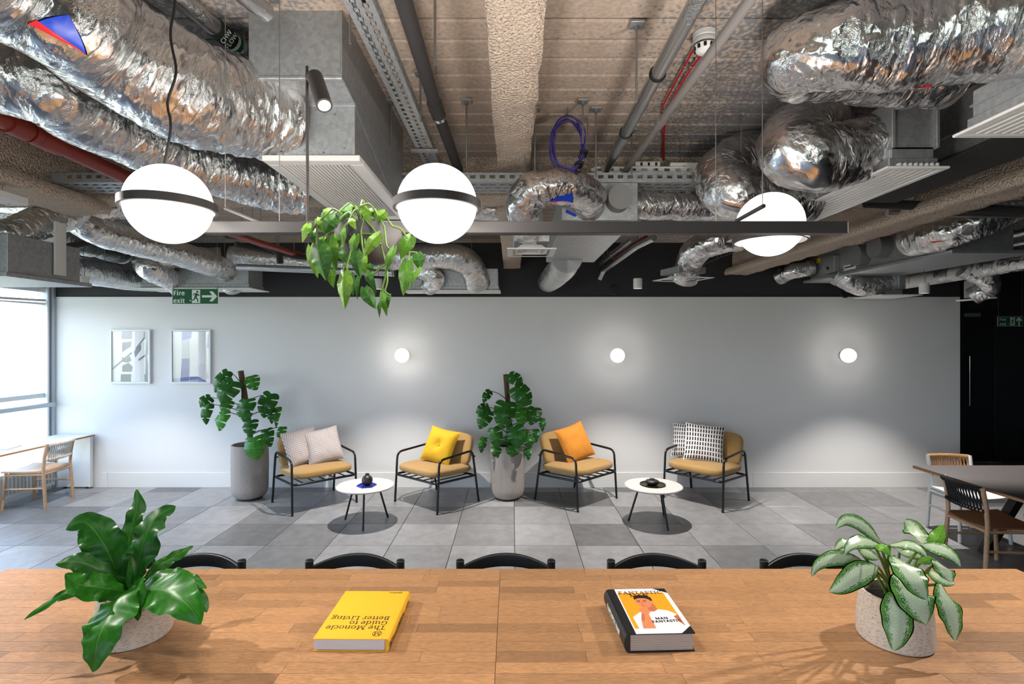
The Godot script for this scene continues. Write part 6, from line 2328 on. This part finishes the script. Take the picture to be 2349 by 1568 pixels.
func climbing_plants() -> void:
	var g0 := leaf_mat(Color(0.14, 0.37, 0.10), Color(0.32, 0.52, 0.22), 0.34, 201)
	var g1 := leaf_mat(Color(0.23, 0.51, 0.13), Color(0.42, 0.62, 0.26), 0.34, 203)
	var stem := mat(Color(0.10, 0.22, 0.07), 0.6)
	# leaves as [stalk end, tip, width, distance, lighter]
	var one := [
		[1462, 590, 1378, 728, 100, 6.55, 0], [1500, 655, 1420, 800, 150, 6.45, 0], [1612, 622, 1650, 712, 105, 6.6, 1], [1352, 758, 1285, 822, 85, 6.6, 0],
		[1345, 800, 1325, 935, 75, 6.55, 0], [1472, 780, 1445, 870, 85, 6.65, 1], [1438, 850, 1405, 975, 115, 6.4, 1], [1578, 775, 1565, 918, 150, 6.3, 0],
		[1742, 735, 1695, 892, 125, 6.5, 0], [1752, 830, 1745, 930, 60, 6.55, 0], [1788, 822, 1772, 955, 62, 6.6, 1], [1612, 905, 1603, 1015, 110, 6.35, 0],
		[1815, 948, 1808, 1045, 70, 6.5, 1], [1712, 962, 1738, 1078, 95, 6.4, 0], [1632, 1015, 1650, 1162, 150, 6.32, 1]]
	var two := [
		[395, 128, 505, 215, 120, 6.5, 0], [440, 225, 565, 360, 165, 6.42, 0], [252, 255, 198, 348, 75, 6.55, 0], [240, 380, 140, 425, 100, 6.5, 0],
		[235, 410, 168, 550, 125, 6.45, 0], [372, 345, 335, 550, 190, 6.3, 0], [595, 385, 560, 520, 135, 6.42, 0], [652, 465, 652, 570, 62, 6.5, 0],
		[275, 540, 312, 705, 125, 6.3, 0], [205, 615, 182, 735, 72, 6.42, 0], [292, 680, 310, 772, 95, 6.32, 0], [432, 530, 460, 700, 165, 6.25, 0],
		[430, 680, 422, 765, 125, 6.28, 0], [545, 590, 562, 700, 110, 6.38, 0], [530, 695, 542, 792, 68, 6.36, 0], [602, 550, 600, 655, 62, 6.48, 0],
		[495, 395, 500, 520, 140, 6.5, 1], [470, 330, 500, 430, 120, 6.6, 1], [320, 400, 300, 460, 90, 6.65, 1], [500, 560, 530, 640, 100, 6.55, 1], [380, 600, 390, 680, 100, 6.5, 0]]
	for which in 2:
		var list: Array = one if which == 0 else two
		var base: Vector3 = [Vector3(-3.30, 0.63, -6.6), Vector3(-0.056, 0.63, -6.6)][which]
		var t := thing("climbing_plant", ["split-leaf plant with sparse spreading leaves on a coir pole", "split-leaf plant with a dense dark crown on a coir pole"][which], "plant", base)
		var at := func(x: float, y: float, d: float) -> Vector3:
			return (V(x / 2.8, 640 + y / 2.8, d) if which == 0 else V(1050 + x / 3.356, 820 + y / 3.356, d)) - base
		var top: Vector3 = at.call(1546, 588, 6.6) if which == 0 else at.call(370, 128, 6.6)
		var low := Vector3(0.02, -0.03, 0)
		var knots := PackedVector3Array([low, low.lerp(top, 0.5) + Vector3(0.012, 0, 0), top])
		part(t, "coir_pole", tube(spline(knots, 0.06), 0.033, 20), M.coir)
		part(t, "main_stem", tube(spline(PackedVector3Array([low + Vector3(0.02, 0, 0.03), low.lerp(top, 0.3) + Vector3(0.05, 0, 0.03), low.lerp(top, 0.6) + Vector3(-0.01, 0, 0.045), low.lerp(top, 0.85) + Vector3(0.02, 0, 0.03)]), 0.03), 0.012, 8, 0.006), mat(Color(0.17, 0.15, 0.08), 0.8))
		var sd := 300 + which * 50
		for q in list:
			sd += 1
			var a: Vector3 = at.call(q[0], q[1], q[5])
			var e: Vector3 = at.call(q[2], q[3], q[5] - 0.03)
			var sc: float = (1.0 / 2.8 if which == 0 else 1.0 / 3.356) * q[5] / F
			var mid := a.lerp(e, 0.55) + Vector3(0, 0.02, 0.05)
			var up := Vector3(rng.randf_range(-0.35, 0.35), 0.35, 1.0).normalized()
			part(t, "leaf", monstera(PackedVector3Array([a, mid, e]), q[4] * sc * 0.92, up, sd, q[4] < 80), g1 if q[6] else g0)
			var f := clampf((a.y - low.y) / (top.y - low.y) - 0.12, 0.05, 0.85)
			stalk(t, low.lerp(top, f) + Vector3(0, 0, 0.03), a, 0.0055, stem, 0.02)


func trailing_plant(bar: Node3D, y: float) -> void:
	# bowl on the bar and the plant in it
	var c := V(848, 532, BAR_D)
	var pr := []
	for i in 13:
		var a := PI / 2 * i / 12.0
		pr.append([0.103 * sin(a), -0.103 * cos(a)])
	part(bar, "planter_bowl", lathe([pr, [[0.103, 0.0], [0.103, 0.012]], [[0.103, 0.012], [0.097, 0.012]], [[0.097, 0.012], [0.09, -0.02], [0.0, -0.03]]], 56), M.bar, T(c))
	var base := c + Vector3(0, 0.0, 0)
	var t := thing("trailing_plant", "trailing green plant with heart leaves spilling from the lamp bar", "plant", base)
	var g := [leaf_mat(Color(0.32, 0.50, 0.14), Color(0.50, 0.65, 0.26), 0.42, 401, 2), leaf_mat(Color(0.21, 0.40, 0.13), Color(0.40, 0.56, 0.24), 0.42, 403, 2), leaf_mat(Color(0.44, 0.61, 0.19), Color(0.60, 0.72, 0.32), 0.42, 405, 2)]
	var stem := mat(Color(0.30, 0.40, 0.12), 0.55)
	part(t, "root_ball", lathe([[[0.088, -0.02], [0.06, 0.0], [0.0, 0.01]]], 24), M.soil)
	# [stalk end, tip, width, nearer, tone]
	var list := [
		[520, 378, 480, 525, 105, 0.10, 2], [700, 265, 615, 352, 95, 0.07, 0], [835, 245, 758, 405, 120, 0.06, 1], [735, 330, 655, 465, 120, 0.11, 1], [590, 340, 655, 455, 75, 0.10, 2],
		[565, 425, 598, 560, 65, 0.09, 1], [595, 540, 665, 820, 195, 0.14, 1], [545, 555, 602, 800, 90, 0.12, 2], [690, 495, 742, 742, 130, 0.10, 0], [798, 420, 800, 565, 58, 0.12, 0],
		[890, 470, 868, 640, 95, 0.13, 0], [1075, 460, 955, 645, 100, 0.15, 2], [955, 248, 1025, 405, 68, 0.10, 2], [885, 235, 872, 305, 85, 0.05, 0], [1118, 288, 1058, 392, 95, 0.09, 2],
		[858, 340, 898, 425, 62, 0.13, 2], [1185, 565, 1118, 775, 78, 0.13, 0], [900, 590, 932, 800, 105, 0.14, 1], [965, 630, 968, 765, 48, 0.15, 2], [1320, 475, 1238, 655, 120, 0.04, 0],
		[1372, 600, 1392, 745, 98, 0.02, 1], [1285, 668, 1258, 935, 128, 0.05, 0], [1382, 725, 1300, 892, 55, 0.05, 0], [800, 755, 808, 1040, 140, 0.12, 2], [855, 765, 872, 932, 70, 0.10, 1],
		[708, 730, 722, 872, 78, 0.10, 0], [968, 745, 1052, 912, 75, 0.12, 1], [965, 870, 1048, 1035, 115, 0.10, 1], [1100, 900, 1132, 1092, 66, 0.08, 0], [1080, 985, 1075, 1105, 40, 0.09, 1],
		[1155, 925, 1142, 1032, 34, 0.09, 1], [912, 780, 905, 965, 42, 0.13, 1], [782, 590, 852, 695, 88, 0.09, 1], [742, 470, 752, 645, 80, 0.08, 0], [1012, 690, 1000, 775, 66, 0.07, 1],
		[650, 480, 640, 560, 90, 0.06, 0], [1010, 260, 1060, 350, 70, 0.05, 0], [930, 280, 990, 360, 80, 0.04, 1]]
	var at := func(x: float, yy: float, near: float) -> Vector3:
		return V(550 + x / 3.356, 400 + yy / 3.356, BAR_D - near) - base
	var roots := []
	for q in list:
		var a: Vector3 = at.call(q[0], q[1], q[5])
		var e: Vector3 = at.call(q[2], q[3], q[5] - 0.01)
		var sc: float = 1.0 / 3.356 * (BAR_D - q[5]) / F
		var mid := a.lerp(e, 0.5) + Vector3(0, 0.004, 0.012)
		var up := Vector3(rng.randf_range(-0.5, 0.5), 0.4, 1.0).normalized()
		part(t, "leaf", blade(PackedVector3Array([a, mid, e]), q[4] * sc * 1.05, up, "heart", {"fold": rng.randf_range(0.15, 0.45), "wave": 0.06, "phase": rng.randf() * 6.0}), g[q[6]])
	# vines over the rim
	for v in [
			[[960, 340], [1030, 420], [1050, 455]], [[1110, 390], [1120, 470], [1128, 540], [1150, 570], [1190, 575]], [[955, 350], [935, 430], [940, 520], [955, 620], [975, 760]],
			[[830, 375], [800, 400], [798, 430]], [[1130, 770], [1105, 850], [1095, 905]], [[1130, 700], [1135, 820], [1118, 900], [1160, 930]], [[600, 400], [590, 470], [595, 545]],
			[[805, 680], [800, 740], [770, 800]], [[1000, 800], [1080, 720], [1130, 690]], [[780, 560], [690, 640], [660, 700]], [[1030, 460], [950, 455], [880, 480]], [[560, 430], [590, 380], [680, 300], [720, 265], [760, 285]],
			[[930, 245], [990, 225], [1030, 260], [1060, 320]], [[1290, 490], [1240, 420], [1180, 400]], [[1300, 660], [1310, 600], [1350, 600]], [[640, 520], [650, 480], [700, 430]], [[1100, 540], [1000, 520], [960, 560]], [[850, 770], [820, 720], [840, 640]]]:
		var pts := PackedVector3Array()
		for q in v:
			pts.append(at.call(q[0], q[1], 0.10))
		part(t, "vine", tube(spline(pts, 0.01), 0.0032, 7, 0.0026), stem)
	# woody runners tying the vines to the bowl
	for q in [[960, 345], [1110, 395], [830, 378], [600, 405], [760, 290], [930, 250], [1180, 402], [700, 432], [780, 562], [1130, 692], [840, 642], [960, 562]]:
		var p: Vector3 = at.call(q[0], q[1], 0.10)
		part(t, "vine", tube(spline(PackedVector3Array([Vector3(p.x * 0.3, 0.0, 0.0), p * 0.5 + Vector3(0, 0.05, 0.02), p]), 0.012), 0.0028, 6), stem)


func table_pot(called: String, label: String, at: Vector3, r: float, h: float, tilt: float) -> void:
	var t := thing(called, label, "planter", at)
	part(t, "pot", lathe([[[0.0, 0.002], [r * 0.97, 0.002]], [[r * 0.97, 0.002], [r, 0.008], [r * 0.99, h * 0.5], [r * 0.90, h]], [[r * 0.90, h], [r * 0.81, h]], [[r * 0.81, h], [r * 0.80, h - 0.03]]], 64), M.pot)
	part(t, "pad", disc(r * 0.94, 0.002, 0.0005), M.black)
	part(t, "soil", lathe([[[r * 0.83, h - 0.022], [r * 0.4, h - 0.014], [0.0, h - 0.012]]], 32), M.soil)


func table_plants() -> void:
	# fern
	var base := Vector3(V(308, 1455, 1.55).x, TOP, -1.55)
	table_pot("plant_pot", "pitted pale stone pot holding the broad-leaved fern", base, 0.098, 0.138, 0.0)
	var f := thing("fern", "fern with broad wavy glossy green fronds on the oak table", "plant", base + Vector3(0, 0.12, 0))
	var o := f.position
	var m := [leaf_mat(Color(0.10, 0.29, 0.07), Color(0.26, 0.42, 0.13), 0.36, 501), leaf_mat(Color(0.14, 0.37, 0.08), Color(0.33, 0.49, 0.16), 0.36, 503)]
	var p := func(x: float, y: float, d: float) -> Vector3:
		return V(x / 3.35, 1100 + y / 3.35, d) - o
	var fronds := [
		[[[1000, 830, 1.56], [990, 480, 1.62], [1050, 220, 1.68], [1050, 72, 1.72]], 190, [0.2, 0.2, 1.0], 0, 0.28],
		[[[1025, 830, 1.53], [1090, 520, 1.52], [1180, 310, 1.56], [1350, 200, 1.60]], 300, [-0.2, 0.3, 1.0], 0, 0.20],
		[[[960, 840, 1.53], [800, 500, 1.50], [650, 325, 1.52], [505, 385, 1.50]], 315, [0.25, 0.6, 0.8], 0, 0.14],
		[[[950, 850, 1.52], [760, 690, 1.48], [570, 625, 1.45], [425, 650, 1.43]], 250, [0.1, 0.9, 0.7], 0, 0.16],
		[[[930, 850, 1.50], [740, 820, 1.44], [600, 800, 1.41], [500, 720, 1.42]], 225, [0.1, 0.6, 0.9], 1, 0.22],
		[[[820, 855, 1.49], [560, 855, 1.44], [330, 975, 1.41], [180, 1078, 1.39]], 95, [0.1, 0.8, 0.6], 1, 0.22],
		[[[945, 870, 1.46], [860, 1010, 1.40], [755, 1220, 1.34], [715, 1480, 1.32]], 385, [-0.1, 0.65, 0.8], 1, 0.12],
		[[[1050, 830, 1.46], [1040, 930, 1.43], [1060, 1085, 1.42]], 165, [0.0, 0.5, 1.0], 1, 0.15],
		[[[1080, 850, 1.48], [1270, 850, 1.42], [1440, 960, 1.37], [1545, 1110, 1.36]], 345, [0.1, 0.8, 0.7], 1, 0.12],
		[[[1080, 830, 1.55], [1220, 720, 1.56], [1420, 745, 1.54], [1590, 835, 1.52]], 150, [0.1, 0.9, 0.4], 1, 0.2],
		[[[1070, 830, 1.57], [1180, 690, 1.60], [1320, 600, 1.64], [1488, 508, 1.68]], 130, [-0.1, 0.5, 0.9], 1, 0.2],
		[[[980, 840, 1.56], [880, 700, 1.58], [790, 620, 1.60]], 110, [0.2, 0.6, 0.8], 0, 0.15],
		[[[990, 840, 1.56], [960, 720, 1.60], [945, 600, 1.64]], 45, [0.0, 0.3, 1.0], 1, 0.15],
		[[[1010, 830, 1.54], [1020, 700, 1.56], [1030, 560, 1.58]], 60, [0.1, 0.3, 1.0], 1, 0.15],
		[[[1120, 860, 1.52], [1350, 830, 1.50], [1540, 930, 1.46], [1590, 1020, 1.44]], 200, [0.1, 0.9, 0.5], 0, 0.15]]
	for fm: StandardMaterial3D in m:
		fm.metallic_specular = 0.27
	var k := 0
	for q in fronds:
		var pts := PackedVector3Array()
		pts.append(Vector3(rng.randf_range(-0.015, 0.015), 0.0, rng.randf_range(-0.015, 0.015)))
		for c in q[0]:
			pts.append(p.call(c[0], c[1], c[2]))
		k += 1
		part(f, "frond", blade(pts, q[1] / 3.35 * 1.5 / F, Vector3(q[2][0], q[2][1], q[2][2]).normalized(), "strap", {"fold": 0.22, "wave": q[4] * 1.1, "waves": 4.0, "phase": k * 1.3, "curl": 0.1}), m[q[3]])
	# silver leaved plant
	base = Vector3(V(2052, 1466, 1.53).x, TOP, -1.53)
	table_pot("plant_pot", "pitted pale stone pot holding the silver-leaved plant", base, 0.096, 0.136, 0.0)
	var a := thing("silver_plant", "leafy plant with silver centred dark edged leaves on the oak table", "plant", base + Vector3(0, 0.12, 0))
	var oo := a.position
	var lm := leaf_mat(Color(0.2, 0.35, 0.2), Color(0.66, 0.72, 0.58), 0.26, 601, 1)
	var lm2 := leaf_mat(Color(0.38, 0.60, 0.18), Color(0.6, 0.74, 0.35), 0.3, 605, 2)
	var stem := mat(Color(0.32, 0.42, 0.16), 0.5)
	var pp := func(x: float, y: float, d: float) -> Vector3:
		return V(1750 + x / 3.35, 1100 + y / 3.35, d) - oo
	var leaves := [
		[[[910, 490, 1.52], [770, 350, 1.50], [640, 308, 1.48], [560, 372, 1.46]], 125, [0.1, 0.5, 0.9], 0],
		[[[905, 505, 1.48], [770, 470, 1.44], [665, 510, 1.41], [630, 580, 1.40]], 115, [0.1, 0.8, 0.7], 0],
		[[[770, 625, 1.46], [570, 600, 1.42], [430, 650, 1.40], [372, 745, 1.39]], 120, [0.1, 0.6, 0.9], 0],
		[[[885, 668, 1.44], [740, 720, 1.40], [600, 820, 1.38], [508, 860, 1.37]], 175, [0.2, 0.6, 0.9], 0],
		[[[1010, 585, 1.42], [1090, 650, 1.38], [1190, 790, 1.34], [1262, 922, 1.33]], 245, [0.1, 0.4, 1.0], 0],
		[[[975, 500, 1.46], [1110, 490, 1.42], [1220, 540, 1.40], [1262, 602, 1.39]], 110, [0.0, 0.8, 0.6], 0],
		[[[1225, 500, 1.47], [1370, 530, 1.44], [1470, 590, 1.42], [1520, 668, 1.41]], 130, [0.0, 0.7, 0.8], 0],
		[[[1240, 500, 1.56], [1200, 430, 1.60], [1140, 350, 1.63], [1085, 310, 1.64]], 230, [0.0, 0.3, 1.0], 0],
		[[[1270, 495, 1.54], [1340, 450, 1.56], [1385, 345, 1.58]], 120, [-0.5, 0.2, 0.9], 1],
		[[[1340, 625, 1.46], [1400, 680, 1.43], [1450, 788, 1.41]], 190, [0.2, 0.4, 1.0], 0],
		[[[1290, 700, 1.50], [1370, 750, 1.47], [1480, 800, 1.45]], 140, [0.1, 0.5, 0.8], 0],
		[[[1030, 860, 1.40], [1040, 1000, 1.36], [1040, 1180, 1.34], [1005, 1315, 1.335]], 235, [-0.05, 0.3, 1.0], 0],
		[[[1090, 740, 1.43], [1150, 850, 1.38], [1215, 980, 1.355], [1258, 1110, 1.35]], 310, [0.0, 0.4, 1.0], 0],
		[[[1370, 800, 1.46], [1420, 920, 1.42], [1470, 1080, 1.40], [1478, 1240, 1.39]], 235, [0.25, 0.3, 1.0], 0],
		[[[690, 480, 1.53], [620, 480, 1.52], [553, 540, 1.51]], 75, [0.0, 0.8, 0.6], 0],
		[[[735, 535, 1.50], [820, 570, 1.49], [895, 612, 1.48]], 100, [0.0, 0.6, 0.8], 0],
		[[[1050, 555, 1.52], [1130, 560, 1.50], [1230, 600, 1.49]], 90, [0.0, 0.7, 0.8], 0],
		[[[860, 510, 1.44], [930, 520, 1.42], [985, 585, 1.41]], 85, [0.1, 0.6, 0.8], 1],
		[[[1210, 640, 1.47], [1270, 610, 1.46], [1330, 620, 1.45]], 70, [0.0, 0.6, 0.8], 1]]
	k = 0
	for q in leaves:
		var pts := PackedVector3Array()
		for c in q[0]:
			pts.append(pp.call(c[0], c[1], c[2]))
		k += 1
		part(a, "leaf", blade(pts, q[1] / 3.35 * 1.45 / F, Vector3(q[2][0], q[2][1], q[2][2]).normalized(), "oval", {"fold": 0.12, "wave": 0.05, "phase": k * 1.1}), lm2 if q[3] else lm)
		var s := pts[0]
		stalk(a, Vector3(rng.randf_range(-0.02, 0.02), -0.005, rng.randf_range(-0.02, 0.02)), s, 0.005, stem, 0.012)
